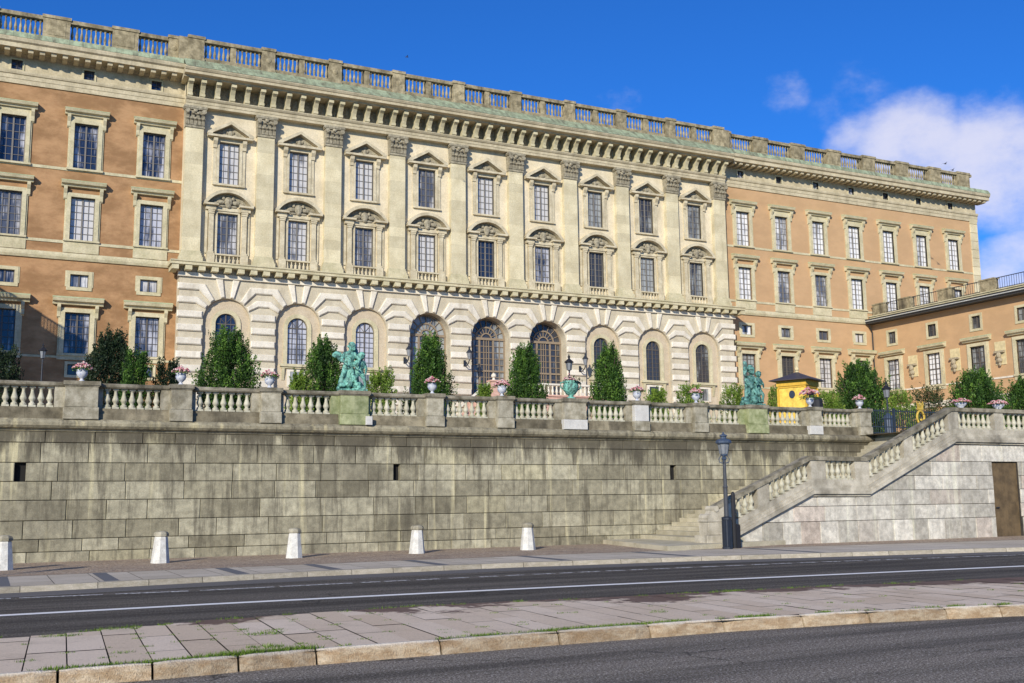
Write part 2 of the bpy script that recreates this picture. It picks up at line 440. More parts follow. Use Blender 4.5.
def leaf_mat(name, a, b, c3):
    s = NT(name)
    t = s.attr()
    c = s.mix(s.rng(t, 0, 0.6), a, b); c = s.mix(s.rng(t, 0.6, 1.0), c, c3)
    s.set(s.b.inputs['Base Color'], c); s.b.inputs['Roughness'].default_value = 0.55; s.b.inputs['Specular IOR Level'].default_value = 0.3
    tr = s.n('ShaderNodeBsdfTranslucent'); s.t.links.new(c, tr.inputs[0])
    mx = s.n('ShaderNodeMixShader'); mx.inputs[0].default_value = 0.28
    s.t.links.new(s.b.outputs[0], mx.inputs[1]); s.t.links.new(tr.outputs[0], mx.inputs[2]); s.t.links.new(mx.outputs[0], s.out.inputs[0])
    return s.m


M['leaf'] = leaf_mat('yew_leaves', (0.016, 0.042, 0.008), (0.052, 0.120, 0.019), (0.16, 0.29, 0.042))
M['leaf_light'] = leaf_mat('light_green_leaves', (0.07, 0.12, 0.015), (0.17, 0.27, 0.035), (0.28, 0.38, 0.06))
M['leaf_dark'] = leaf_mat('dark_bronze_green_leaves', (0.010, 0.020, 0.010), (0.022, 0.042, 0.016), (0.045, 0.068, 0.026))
M['leaf_red'] = leaf_mat('reddish_green_leaves', (0.03, 0.05, 0.015), (0.07, 0.10, 0.03), (0.16, 0.10, 0.05))
M['grass'] = leaf_mat('grass_blades', (0.06, 0.11, 0.012), (0.13, 0.23, 0.025), (0.24, 0.32, 0.05))
M['petal'] = leaf_mat('pink_petals', (0.60, 0.16, 0.22), (0.80, 0.42, 0.42), (0.85, 0.72, 0.66))


def urn_mat():
    s = NT('white_glazed_urn_with_blue_figures')
    k = s.rng(s.noise(16, 3, 0.6), 0.52, 0.62, 0, 0.6)
    c = s.mix(k, (0.52, 0.53, 0.55), (0.16, 0.21, 0.40))
    return s.done(c, 0.35)


M['urn'] = urn_mat()

# ------------------------------------------------------------------ mesh helpers
OFF = {}


class MB:
    def __init__(s):
        s.v = []; s.f = []; s.t = []; s.t2 = []; s.tone = 0.5; s.tone2 = 0.0

    def face(s, pts):
        i = len(s.v); s.v += [tuple(p) for p in pts]; s.f.append(tuple(range(i, i + len(pts)))); s.t.append(s.tone); s.t2.append(s.tone2)

    def mesh(s, vs, fs):
        i = len(s.v); s.v += [tuple(p) for p in vs]
        for f in fs: s.f.append(tuple(i + k for k in f)); s.t.append(s.tone); s.t2.append(s.tone2)

    def box(s, x0, x1, y0, y1, z0, z1):
        s.mesh([(x0, y0, z0), (x1, y0, z0), (x1, y1, z0), (x0, y1, z0), (x0, y0, z1), (x1, y0, z1), (x1, y1, z1), (x0, y1, z1)],
               [(0, 3, 2, 1), (4, 5, 6, 7), (0, 1, 5, 4), (1, 2, 6, 5), (2, 3, 7, 6), (3, 0, 4, 7)])

    def bbox(s, x0, x1, y0, y1, z0, z1, b=0.012):
        """box whose front face (low y) is bevelled"""
        s.mesh([(x0, y0 + b, z0), (x1, y0 + b, z0), (x1, y1, z0), (x0, y1, z0), (x0, y0 + b, z1), (x1, y0 + b, z1), (x1, y1, z1), (x0, y1, z1),
                (x0 + b, y0, z0 + b), (x1 - b, y0, z0 + b), (x1 - b, y0, z1 - b), (x0 + b, y0, z1 - b)],
               [(0, 3, 2, 1), (4, 5, 6, 7), (1, 2, 6, 5), (2, 3, 7, 6), (3, 0, 4, 7), (8, 9, 10, 11), (0, 1, 9, 8), (1, 5, 10, 9), (5, 4, 11, 10), (4, 0, 8, 11)])

    def prism(s, poly, axis, a, b, flip=False):
        """poly in the two other axes; extruded along axis from a to b"""
        n = len(poly)
        def P(p, t):
            if axis == 'y': return (p[0], t, p[1])
            if axis == 'x': return (t, p[0], p[1])
            return (p[0], p[1], t)
        vs = [P(p, a) for p in poly] + [P(p, b) for p in poly]
        fs = [tuple(range(n))[::-1], tuple(range(n, 2 * n))] + [(i, (i + 1) % n, n + (i + 1) % n, n + i) for i in range(n)]
        s.mesh(vs, fs)

    def cprism(s, poly, a, b, ch):
        """prism along y (front at a) with a chamfered front edge"""
        n = len(poly)
        cx = [0, 0]
        ins = []
        area = sum(poly[i][0] * poly[(i + 1) % n][1] - poly[(i + 1) % n][0] * poly[i][1] for i in range(n))
        sg = 1 if area > 0 else -1
        for i in range(n):
            p0 = Vector(poly[i - 1]); p1 = Vector(poly[i]); p2 = Vector(poly[(i + 1) % n])
            d1 = (p1 - p0).normalized(); d2 = (p2 - p1).normalized()
            n1 = Vector((-d1.y, d1.x)) * sg; n2 = Vector((-d2.y, d2.x)) * sg
            m = (n1 + n2)
            m = m / max(0.4, m.dot(n1)) if m.length > 1e-6 else n1
            ins.append(p1 + m * ch)
        vs = [(p.x, a, p.y) for p in ins] + [(p[0], a + ch, p[1]) for p in poly] + [(p[0], b, p[1]) for p in poly]
        fs = [tuple(range(n))]
        for k in (0, n):
            fs += [(k + i, k + (i + 1) % n, k + n + (i + 1) % n, k + n + i) for i in range(n)]
        s.mesh(vs, fs)

    def lathe(s, prof, cx=0, cy=0, n=12, sq=False, cz=0):
        vs = []; fs = []
        for r, z in prof:
            for i in range(n):
                a = 2 * PI * (i + 0.5) / n
                vs.append((cx + r * math.cos(a), cy + r * math.sin(a), cz + z))
        for k in range(len(prof) - 1):
            for i in range(n):
                j = (i + 1) % n
                fs.append((k * n + i, k * n + j, (k + 1) * n + j, (k + 1) * n + i))
        fs.append(tuple(range(n))[::-1]); fs.append(tuple((len(prof) - 1) * n + i for i in range(n)))
        s.mesh(vs, fs)

    def tube(s, pts, r, n=8):
        pts = [Vector(p) for p in pts]; rs = r if isinstance(r, (list, tuple)) else [r] * len(pts)
        vs = []; fs = []
        for i, p in enumerate(pts):
            d = (pts[min(i + 1, len(pts) - 1)] - pts[max(i - 1, 0)]).normalized()
            a = d.orthogonal().normalized() if abs(d.z) > 0.9 else d.cross(Vector((0, 0, 1))).normalized()
            if abs(d.z) > 0.9: a = d.cross(Vector((0, 1, 0))).normalized()
            b = d.cross(a)
            for k in range(n):
                t = 2 * PI * k / n; vs.append(p + (a * math.cos(t) + b * math.sin(t)) * rs[i])
        for i in range(len(pts) - 1):
            for k in range(n):
                j = (k + 1) % n; fs.append((i * n + k, i * n + j, (i + 1) * n + j, (i + 1) * n + k))
        fs.append(tuple(range(n))[::-1]); fs.append(tuple((len(pts) - 1) * n + k for k in range(n)))
        s.mesh(vs, fs)

    def ell(s, c, r, nu=10, nv=7, rot=None):
        c = Vector(c); r = (r, r, r) if isinstance(r, (int, float)) else r
        vs = [Vector((0, 0, -r[2]))]; fs = []
        for j in range(1, nv):
            ph = -PI / 2 + PI * j / nv
            for i in range(nu):
                a = 2 * PI * i / nu; vs.append(Vector((r[0] * math.cos(ph) * math.cos(a), r[1] * math.cos(ph) * math.sin(a), r[2] * math.sin(ph))))
        vs.append(Vector((0, 0, r[2])))
        for i in range(nu): fs.append((0, 1 + (i + 1) % nu, 1 + i))
        for j in range(nv - 2):
            for i in range(nu):
                a = 1 + j * nu + i; b = 1 + j * nu + (i + 1) % nu
                fs.append((a, b, b + nu, a + nu))
        L = len(vs) - 1
        for i in range(nu): fs.append((L, 1 + (nv - 2) * nu + i, 1 + (nv - 2) * nu + (i + 1) % nu))
        if rot is not None: vs = [rot @ v for v in vs]
        s.mesh([c + v for v in vs], fs)

    def build(s, name, mat, parent=None, smooth=False, loc=None, recalc=True, link=True):
        off = OFF.get(parent.name, Vector((0, 0, 0))) if parent else Vector((0, 0, 0))
        me = bpy.data.meshes.new(name)
        vs = [tuple(Vector(v) - off) for v in s.v] if off.length > 0 else s.v
        me.from_pydata(vs, [], s.f)
        at = me.attributes.new('tone', 'FLOAT', 'FACE'); at.data.foreach_set('value', s.t)
        if any(s.t2):
            at = me.attributes.new('tone2', 'FLOAT', 'FACE'); at.data.foreach_set('value', s.t2)
        if recalc and len(s.f) < 60000:
            bm = bmesh.new(); bm.from_mesh(me); bmesh.ops.recalc_face_normals(bm, faces=bm.faces); bm.to_mesh(me); bm.free()
        if smooth: me.polygons.foreach_set('use_smooth', [True] * len(me.polygons))
        me.materials.append(mat if not isinstance(mat, str) else M[mat])
        o = bpy.data.objects.new(name, me)
        COL.objects.link(o)
        if parent: o.parent = parent; OFF[o.name] = off
        if loc is not None: o.location = loc
        return o


def tag(o, label=None, cat=None, group=None, kind=None):
    if label: o['label'] = label
    if cat: o['category'] = cat
    if group: o['group'] = group
    if kind: o['kind'] = kind
    return o


def thing(name, label, cat, loc, group=None, rz=0.0, local=False):
    o = bpy.data.objects.new(name, None); COL.objects.link(o)
    o.empty_display_size = 0.3
    o.location = loc; o.rotation_euler = (0, 0, rz)
    OFF[o.name] = Vector((0, 0, 0)) if local else Vector(loc)
    return tag(o, label, cat, group)


def copy_tree(o, parent=None, loc=None):
    kids = list(o.children)
    c = o.copy(); COL.objects.link(c); c.parent = parent
    if loc is not None: c.location = loc
    OFF[c.name] = OFF.get(o.name, Vector((0, 0, 0)))
    for k in kids: copy_tree(k, c)
    return c


def structure(o): o['kind'] = 'structure'; return o


def arc(cx, cz, r, a0, a1, n):
    return [(cx + r * math.sin(a0 + (a1 - a0) * i / n), cz + r * math.cos(a0 + (a1 - a0) * i / n)) for i in range(n + 1)]


# ------------------------------------------------------------------ ground, road, pavements (structure)
TZ = 4.25          # terrace level
mb = MB(); mb.face([(-260, -260, 0), (420, -260, 0), (420, 300, 0), (-260, 300, 0)])
structure(mb.build('road', 'asphalt', recalc=False))


def lerp_poly(pl, x):
    for (xa, ya), (xb, yb) in zip(pl, pl[1:]):
        if x <= xb: break
    return ya + (yb - ya) * (x - xa) / (xb - xa)


def ribbon(name, front, back, z, xs, mat, solid=None):
    m = MB()
    for xa, xb in zip(xs, xs[1:]):
        m.face([(xa, lerp_poly(front, xa), z), (xb, lerp_poly(front, xb), z), (xb, lerp_poly(back, xb), z), (xa, lerp_poly(back, xa), z)])
        if solid is not None:
            m.face([(xa, lerp_poly(front, xa), solid), (xb, lerp_poly(front, xb), solid), (xb, lerp_poly(front, xb), z), (xa, lerp_poly(front, xa), z)])
    return structure(m.build(name, mat, recalc=False))


XS = [-60, -40, -30, -22, -16, -13, -11, -9, -7, -5, -3, -1, 1, 3, 5, 7, 9, 11, 13, 16, 20, 25, 32, 40, 60, 100, 160]
FKERB = [(-60, -56.9), (-16, -54.9), (-10.23, -54.05), (-5.76, -53.3), (-0.49, -53.1), (5.35, -53.65), (11.71, -54.7), (20, -56.2), (32, -58.5), (160, -84)]
INNER = [(-60, -51.0), (-12.1, -50.62), (-7.5, -50.33), (-2.1, -50.07), (4.3, -50.01), (8.5, -50.28), (11, -50.6), (30, -52.5), (160, -70)]
WL = [(-60, -60.0), (-12.2, -59.05), (-9.06, -58.97), (-5.41, -59.03), (-1.18, -59.22), (3.69, -59.6), (10.24, -60.08), (20, -60.9), (160, -73)]
DASH = [(-60, -55.9), (-12, -55.7), (-8.5, -55.93), (-4.2, -55.76), (0.9, -55.7), (6.9, -55.95), (14.3, -56.8), (24, -58.2), (160, -76)]
ISLF = [(-60, -65.8), (-16, -64.6), (-11.9, -63.7), (-9.8, -63.05), (-6.74, -62.75), (-3.5, -63.1), (0.5, -63.35), (4.9, -63.8), (14, -64.9), (160, -80)]
NK = [(-60, -66.9), (-10.9, -66.85), (-9.2, -66.72), (-6.1, -66.68), (-3.7, -66.7), (-1.4, -66.92), (0.7, -67.33), (3, -67.9), (10, -69.6), (60, -82), (160, -106)]


def shift(pl, d): return [(x, y + d) for x, y in pl]


ribbon('gutter_strip', shift(FKERB, -1.15), shift(FKERB, 0.05), 0.004, XS, 'gutter')
ribbon('centre_line', shift(WL, -0.13), shift(WL, 0.13), 0.006, XS, 'line')
mb = MB(); x = -24.0; rr = random.Random(3)
while x < 60:
    L = rr.uniform(0.35, 0.6) if x > -6 else rr.uniform(0.9, 1.8); e = x + L
    ya, yb = lerp_poly(DASH, x), lerp_poly(DASH, e)
    mb.face([(x, ya - 0.09, 0.009), (e, yb - 0.09, 0.009), (e, yb + 0.09, 0.009), (x, ya + 0.09, 0.009)])
    x = e + rr.uniform(0.12, 0.25)
structure(mb.build('edge_line', 'line_worn', recalc=False))
# far pavement: kerb stones, flagstones with dark drain rows, cobbles
PZ = 0.11
mb = MB(); x = -30.0
while x < 90:
    e = x + rr.uniform(1.0, 1.5); mb.tone = rr.random()
    a, b = lerp_poly(FKERB, x), lerp_poly(FKERB, e - 0.01)
    mb.mesh([(x, a, 0), (e - .012, b, 0), (e - .012, b + .02, PZ + .012), (x, a + .02, PZ + .012), (x, a + .32, PZ + .012), (e - .012, b + .32, PZ + .012)],
            [(0, 1, 2, 3), (3, 2, 5, 4)])
    x = e
structure(mb.build('far_kerb', 'kerb_pale', recalc=False))
ribbon('pavement_base', shift(FKERB, 0.3), [(-60, -44), (160, -44)], PZ - 0.012, XS, 'joint', 0)
mb = MB(); md = MB(); x = -30.0; k = 0
DR = [-12.1, -9.95, -7.05, -4.75, -1.9, 1.6, 5.4, 9.5]
xs = [-30 + 0.9 * i for i in range(140)]
for xa, xb in zip(xs, xs[1:]):
    f0, f1 = lerp_poly(FKERB, xa) + .33, lerp_poly(FKERB, xb) + .33; i0, i1 = lerp_poly(INNER, xa), lerp_poly(INNER, xb)
    for j in range(3):
        u0, u1 = j / 3, (j + 1) / 3
        mb.tone = rr.random(); g = 0.008
        mb.face([(xa + g, f0 + (i0 - f0) * u0 + g, PZ), (xb - g, f1 + (i1 - f1) * u0 + g, PZ), (xb - g, f1 + (i1 - f1) * u1 - g, PZ), (xa + g, f0 + (i0 - f0) * u1 - g, PZ)])
for d in DR:
    w = 0.16
    md.face([(d - w, lerp_poly(FKERB, d) + .33, PZ + .004), (d + w, lerp_poly(FKERB, d) + .33, PZ + .004), (d + w, lerp_poly(INNER, d), PZ + .004), (d - w, lerp_poly(INNER, d), PZ + .004)])
structure(mb.build('pavement', 'flag', recalc=False)); structure(md.build('pavement_drain_rows', 'flag_dark', recalc=False))
ribbon('cobbled_strip', INNER, [(-60, -44), (160, -44)], PZ + 0.003, XS, 'cobble')

# near traffic island: bedding, slabs, kerb stones
IZ = 0.16
ribbon('island_base', shift(NK, 0.05), ISLF, IZ - 0.02, XS, 'joint')
mb = MB(); x = -16.14; col = 0
while x < 30:
    wd = 0.405 if x < -7.6 else rr.uniform(0.39, 0.44)
    y = -67.2
    yend = lerp_poly(ISLF, x + wd / 2)
    y = lerp_poly(NK, x + wd / 2) + 0.115 - (rr.uniform(0, 0.9) if col % 2 else 0.0)
    while y < yend - 0.02:
        L = rr.uniform(1.25, 1.75) if x < -7.6 else rr.uniform(0.65, 1.3); y2 = min(y + L, yend); y1 = max(y, lerp_poly(NK, x + wd / 2) + .115)
        if y2 - y1 > 0.05:
            mb.tone = rr.random(); g = 0.007 if x < -8.4 else 0.0045; dz = rr.uniform(-0.004, 0.004)
            k1, k2 = .06 * (y1 + 66.6), .06 * (y2 + 66.6)
            mb.face([(x + g + k1, y1 + g, IZ + dz), (x + wd - g + k1, y1 + g, IZ + dz), (x + wd - g + k2, y2 - g, IZ + dz), (x + g + k2, y2 - g, IZ + dz)])
        y = y + L
    x += wd; col += 1
structure(mb.build('island_paving', 'slab', recalc=False))
KJ = [-18.2, -16.9, -15.6, -14.2, -13.0, -11.78, -10.9, -10.03, -9.18, -7.72, -6.16, -4.87, -3.72, -2.5, -1.41, -0.18, 0.71, 1.9, 3.1, 4.3, 5.5, 6.7, 8, 9.3, 10.6, 12, 14, 16, 18, 20, 24, 30]
mb = MB()
for xa, xb in zip(KJ, KJ[1:]):
    mb.tone = rr.random(); xa += 0.014; xb -= 0.014
    n = 6; prev = None
    zt = IZ + rr.uniform(0.0, 0.008)
    for i in range(n + 1):
        xx = xa + (xb - xa) * i / n; yy = lerp_poly(NK, xx); j = rr.uniform(-.012, .012)
        rd = 0.025 if i in (0, n) else 0
        cur = [(xx, yy + j, -0.01), (xx, yy + .015 + j + rd, zt - .05), (xx, yy + .055 + j * .5 + rd, zt - rd * .4), (xx, yy + .11, zt - rd * .3), (xx, yy + .11, 0)]
        if prev:
            for q in range(4): mb.face([prev[q], cur[q], cur[q + 1], prev[q + 1]])
        if i in (0, n): mb.face(cur)
        prev = cur
structure(mb.build('island_kerb', 'kerb', recalc=False))

# terrace ground
mb = MB()
mb.face([(-90, -44.4, TZ), (20.4, -44.4, TZ), (20.4, 2, TZ), (-90, 2, TZ)])
mb.face([(20.4, -49.0, TZ), (150, -49.0, TZ), (150, 2, TZ), (20.4, 2, TZ)])
structure(mb.build('terrace_ground', 'terrace', recalc=False))

# ------------------------------------------------------------------ palace
pal = thing('palace', 'long palace front with cream pilastered centre and orange side walls behind the terrace', 'palace', (23.85, 0, TZ))
XE = 82.95     # right-hand corner of the palace
WL_X0, WL_X1 = -0.66, 48.36      # risalit
LW = [-2.70, -7.36, -12.10]; RW = [51.08 + 4.665 * i for i in range(7)]
BAYS = [2.65 + 5.3 * k for k in range(9)]


def holed_wall(m, x0, x1, z0, z1, holes, y, depth=0.3):
    xs = sorted({x0, x1} | {h[0] for h in holes} | {h[1] for h in holes})
    zs = sorted({z0, z1} | {h[2] for h in holes} | {h[3] for h in holes})
    for xa, xb in zip(xs, xs[1:]):
        for za, zb in zip(zs, zs[1:]):
            cx, cz = (xa + xb) / 2, (za + zb) / 2
            if any(h[0] < cx < h[1] and h[2] < cz < h[3] for h in holes): continue
            m.face([(xa, y, za), (xb, y, za), (xb, y, zb), (xa, y, zb)])
    for a, b, c, d in holes:
        for p, q in (((a, c), (b, c)), ((b, c), (b, d)), ((b, d), (a, d)), ((a, d), (a, c))):
            m.face([(p[0], y, p[1]), (q[0], y, q[1]), (q[0], y + depth, q[1]), (p[0], y + depth, p[1])])


# --- window builders; origin = bottom centre of the opening, wall plane y = 0, outside is -y
def rect_window(w, h, fr, proj, pane, sash, cols, rows, mullion=True, hood=None, sill=None, name='window', consoles=False, panel=None, transom=None, stone_='trim'):
    m = MB()
    m.box(-w / 2 - fr, -w / 2, -proj, 0.18, 0 if sill else -fr, h + fr); m.box(w / 2, w / 2 + fr, -proj, 0.18, 0 if sill else -fr, h + fr)
    m.box(-w / 2, w / 2, -proj, 0.18, h, h + fr)
    if not sill: m.box(-w / 2, w / 2, -proj, 0.18, -fr, 0)
    if fr > 0.22:   # outer architrave step
        e = fr * 0.35
        m.box(-w / 2 - fr - e, -w / 2 - fr, -proj * .55, 0.02, 0, h + fr); m.box(w / 2 + fr, w / 2 + fr + e, -proj * .55, 0.02, 0, h + fr)
        if panel is None and hood: m.box(-w / 2 - fr, w / 2 + fr, -proj * .55, .02, h + fr, h + fr + hood[0])
    win = m.build(name, stone_)
    m = MB(); m.face([(-w / 2, .2, 0), (w / 2, .2, 0), (w / 2, .2, h), (-w / 2, .2, h)]); m.build('pane', pane, win, recalc=False)
    m = MB(); b = 0.055
    m.box(-w / 2, -w / 2 + b, .13, .19, 0, h); m.box(w / 2 - b, w / 2, .13, .19, 0, h)
    m.box(-w / 2 + b, w / 2 - b, .131, .19, 0, b); m.box(-w / 2 + b, w / 2 - b, .131, .19, h - b, h)
    if mullion: m.box(-.055, .055, .12, .19, b, h - b)
    for i in range(1, cols):
        x = -w / 2 + w * i / cols
        if mullion and abs(x) < .01: continue
        m.box(x - .016, x + .016, .15, .19, b, h - b)
    for j in range(1, rows):
        z = h * j / rows; t = .045 if transom == j else .016
        m.box(-w / 2 + b, w / 2 - b, .152 if t < .03 else .125, .19, z - t, z + t)
    m.build('sash', sash, win)
    if sill:
        m = MB(); m.box(-w / 2 - sill[0], w / 2 + sill[0], -sill[1], .18, -sill[2], 0)
        if panel:
            m.box(-w / 2 - fr - .1, w / 2 + fr + .1, -.07, .02, -panel, -sill[2])
        m.build('sill', stone_, win)
    if hood:
        g, hw, hh, hp = hood
        z = h + fr + g
        m = MB()
        m.prism([(0.02, z), (-hp * .45, z), (-hp * .55, z + hh * .3), (-hp * .9, z + hh * .42), (-hp, z + hh * .75), (-hp, z + hh * .82), (0.02, z + hh)], 'x', -hw / 2, hw / 2)
        if consoles:
            for sx in (-1, 1):
                xx = sx * (w / 2 + fr + .11)
                m.prism([(0.02, z), (-hp * .75, z), (-hp * .7, z - .22), (-hp * .35, z - .5), (-hp * .3, z - .85), (-.05, z - .95), (.02, z - .95)], 'x', xx - .11, xx + .11)
        m.build('hood', stone_, win)
        m = MB(); m.prism([(0.02, z + hh + .002), (-hp - .02, z + hh * .83), (-hp - .02, z + hh * .83 + .05), (-hp * .6, z + hh * 1.12), (0.02, z + hh * 1.22)], 'x', -hw / 2 - .02, hw / 2 + .02); m.build('hood_flashing', 'copper_pale', win)
    return win


def place(proto, xs_z, y, first=True, parent=pal):
    off = OFF[parent.name]
    for i, (x, z) in enumerate(xs_z):
        loc = Vector((x, y, z)) - off
        if i == 0: proto.parent = parent; proto.location = loc
        else: copy_tree(proto, parent, loc)


def place_mix(make, xs_z, y, panes, parent=pal):
    """same window in several places, each with its own glass"""
    proto = make(panes[0]); protos = {panes[0]: proto}
    off = OFF[parent.name]
    first = True
    for i, (x, z) in enumerate(xs_z):
        loc = Vector((x, y, z)) - off
        if first: proto.parent = parent; proto.location = loc; first = False; c = proto
        else: c = copy_tree(proto, parent, loc)
        p = panes[i % len(panes)]
        for ch in c.children:
            if ch.name.startswith('pane'):
                ch.material_slots[0].link = 'OBJECT'; ch.material_slots[0].material = M[p]


# --- orange walls
YO = 1.0
def side_holes(xs, right=False):
    h = []
    for x in xs:
        h += [(x - .8, x + .8, 25.35, 28.68), (x - .8, x + .8, 20.15, 23.25), (x - .6, x + .6, 16.8, 17.7), (x - .82, x + .82, 12.1, 14.97), (x - .5, x + .5, 10.6, 11.35)]
    return h


m = MB(); holed_wall(m, -19.1, WL_X0, TZ, 31.0, side_holes(LW), YO)
m.build('wall', 'orange', pal, recalc=False)
m = MB(); holed_wall(m, WL_X1, XE - 1.1, TZ, 31.0, side_holes(RW), YO)
m.build('wall', 'orange', pal, recalc=False)
m = MB(); m.tone = .5      # side and back of the block
m.box(-40, XE - .05, 1.5, 40, TZ, 34.0)
m.build('building_core', 'orange', pal)
m = MB()
for i in range(29):
    m.tone = random.random(); z = TZ + i * .945
    m.bbox(XE - 1.1, XE, YO - .12, 3, z + .01, z + .935, .02)
m.build('corner_pilaster', 'pilaster', pal)
# frieze above the orange walls with its small square windows
fh = lambda xs: [(x - .36, x + .36, 32.02, 32.72) for x in xs]
m = MB(); holed_wall(m, -40, WL_X0, 31.9, 33.2, fh(LW), YO - .02)
m.build('frieze', 'cornice', pal, recalc=False)
m = MB(); holed_wall(m, WL_X1, XE, 31.9, 33.2, fh(RW), YO - .02)
m.build('frieze', 'cornice', pal, recalc=False)
for a, b in ((-40, WL_X0), (WL_X1, XE + .1)):
    m = MB(); m.prism([(YO, 31.0), (YO - .10, 31.0), (YO - .10, 31.3), (YO - .14, 31.34), (YO - .14, 31.62), (YO - .22, 31.66), (YO - .26, 31.78), (YO - .26, 31.9), (YO, 31.9)], 'x', a, b)
    m.build('architrave', 'cornice', pal)
place_mix(lambda p: rect_window(.72, .70, .12, .06, p, 'sash_brown', 2, 2, False), [(x, 32.02) for x in LW + RW], YO - .02, ['pane_blue', 'pane_dark', 'pane_dark'])
# string courses
for a, b in ((-19.1, WL_X0), (WL_X1, XE - 1.1)):
    m = MB(); m.prism([(YO, 18.68), (YO - .12, 18.68), (YO - .2, 18.86), (YO - .2, 19.0), (YO - .1, 19.18), (YO, 19.18)], 'x', a, b)
    m.box(a, b, YO - .05, YO, 25.13, 25.33); m.box(a, b, YO - .055, YO, 19.86, 20.06)
    m.box(a, b, YO - .06, YO, 11.75, 11.9)
    m.build('string_course', 'trim', pal)
up = lambda p: rect_window(1.6, 3.33, .28, .16, p, 'sash_grey', 4, 6, True, (.28, 2.95, .42, .55), (.42, .2, .14), consoles=True)
place_mix(up, [(x, 25.35) for x in LW], YO, ['pane_blue', 'pane_blue', 'pane_blue'])
place_mix(up, [(x, 25.35) for x in RW], YO, ['pane_pale'])
lo = lambda p: rect_window(1.6, 3.10, .28, .16, p, 'sash_grey', 4, 6, True, (.42, 2.95, .42, .55), (.40, .2, .12), consoles=True, panel=.92)
place_mix(lo, [(x, 20.15) for x in LW], YO, ['pane_blue', 'pane', 'pane'])
place_mix(lo, [(x, 20.15) for x in RW], YO, ['pane_pale'])
place_mix(lambda p: rect_window(1.2, .9, .24, .07, p, 'sash_brown', 2, 1, True), [(x, 16.8) for x in LW + RW[:5]], YO, ['pane', 'pane_pale', 'pane_blue', 'pane_pale', 'pane', 'pane'])
gl = lambda p: rect_window(1.64, 2.87, .30, .18, p, 'sash_brown', 4, 6, True, (.22, 3.3, .5, .62), (.42, .16, .16), consoles=True, panel=.45)
place_mix(gl, [(x, 12.1) for x in LW], YO, ['pane_blue'])
place_mix(gl, [(x, 12.1) for x in RW[:4]], YO, ['pane_dark', 'pane_dark', 'pane'])
place_mix(lambda p: rect_window(1.0, .75, .18, .06, p, 'sash_brown', 2, 1, False, name='basement_window'), [(x, 10.6) for x in LW + RW[:3]], YO, ['pane_blue', 'pane_dark'])

# main cornice over the orange walls (corona, small modillions)
for a, b in ((-40, WL_X0 - .0), (WL_X1, XE + .65)):
    m = MB(); m.prism([(YO + .2, 33.02), (YO - .15, 33.02), (YO - .22, 33.16), (-.35, 33.16), (-.35, 33.46), (-.5, 33.56), (-.55, 33.76), (-.55, 33.82), (YO + .2, 33.9)], 'x', a, b)
    m.build('cornice', 'cornice', pal)
mods = []
x = -39.6
while x < WL_X0 - .3: mods.append(x); x += .745
x = WL_X1 + .5
while x < XE + .4: mods.append(x); x += .745
m = MB()
for x in mods: m.prism([(YO - .05, 32.92), (.35, 32.90), (-.16, 32.94), (-.2, 33.158), (YO - .05, 33.158)], 'x', x - .17, x + .17)
tag(m.build('modillion', 'cornice', pal), kind='stuff')

# --- cream centre block
YW = 0.45
ch = []
for x in BAYS: ch += [(x - .75, x + .75, 25.3, 28.52), (x - .75, x + .75, 19.95, 23.05)]
m = MB(); holed_wall(m, WL_X0, WL_X1, 18.9, 31.0, ch, YW)
for x in (WL_X0, WL_X1): m.face([(x, YW, 18.9), (x, YO + .3, 18.9), (x, YO + .3, 33.3), (x, YW, 33.3)])
m.build('centre_wall', 'cream', pal, recalc=False)


def capital():
    m = MB(); rg = random.Random(5)
    m.mesh([(-.68, -.04, 0), (.68, -.04, 0), (.68, .4, 0), (-.68, .4, 0), (-.74, -.12, 1.22), (.74, -.12, 1.22), (.74, .4, 1.22), (-.74, .4, 1.22)],
           [(0, 3, 2, 1), (4, 5, 6, 7), (0, 1, 5, 4), (1, 2, 6, 5), (2, 3, 7, 6), (3, 0, 4, 7)])
    m.box(-.70, .70, -.08, .4, -.08, .06)
    for row, (z, n, h, p) in enumerate(((.12, 5, .5, .10), (.50, 4, .52, .15))):
        for i in range(n):
            x = -.56 + 1.12 * i / (n - 1)
            m.prism([(-.02, z), (-.10, z), (-.12 - p * .5, z + h * .6), (-.2 - p, z + h * .85), (-.16 - p, z + h), (-.06, z + h * .9)], 'x', x - .12, x + .12)
            m.ell((x, -.17 - p, z + h * .9), (.11, .07, .08), 6, 5)
    for sx in (-1, 1):   # volutes
        m.lathe([(0.02, -.16), (.17, -.16), (.17, .0), (.02, 0)], 0, 0, 10)
        n = len(m.v) - 40
        m.v[-40:] = [(sx * .60 + q[0], -.22 + q[2], 1.10 + q[1]) for q in m.v[-40:]]
    m.ell((0, -.2, 1.2), (.16, .1, .14), 8, 6)
    m.prism([(-.84, 1.36), (.84, 1.36), (.84, 1.54), (-.84, 1.54)], 'y', -.24, .4)
    for p in ((-.84, .84),):
        m.prism([(-.78, 1.28), (.78, 1.28), (.82, 1.362), (-.82, 1.362)], 'y', -.2, .4)
    return m


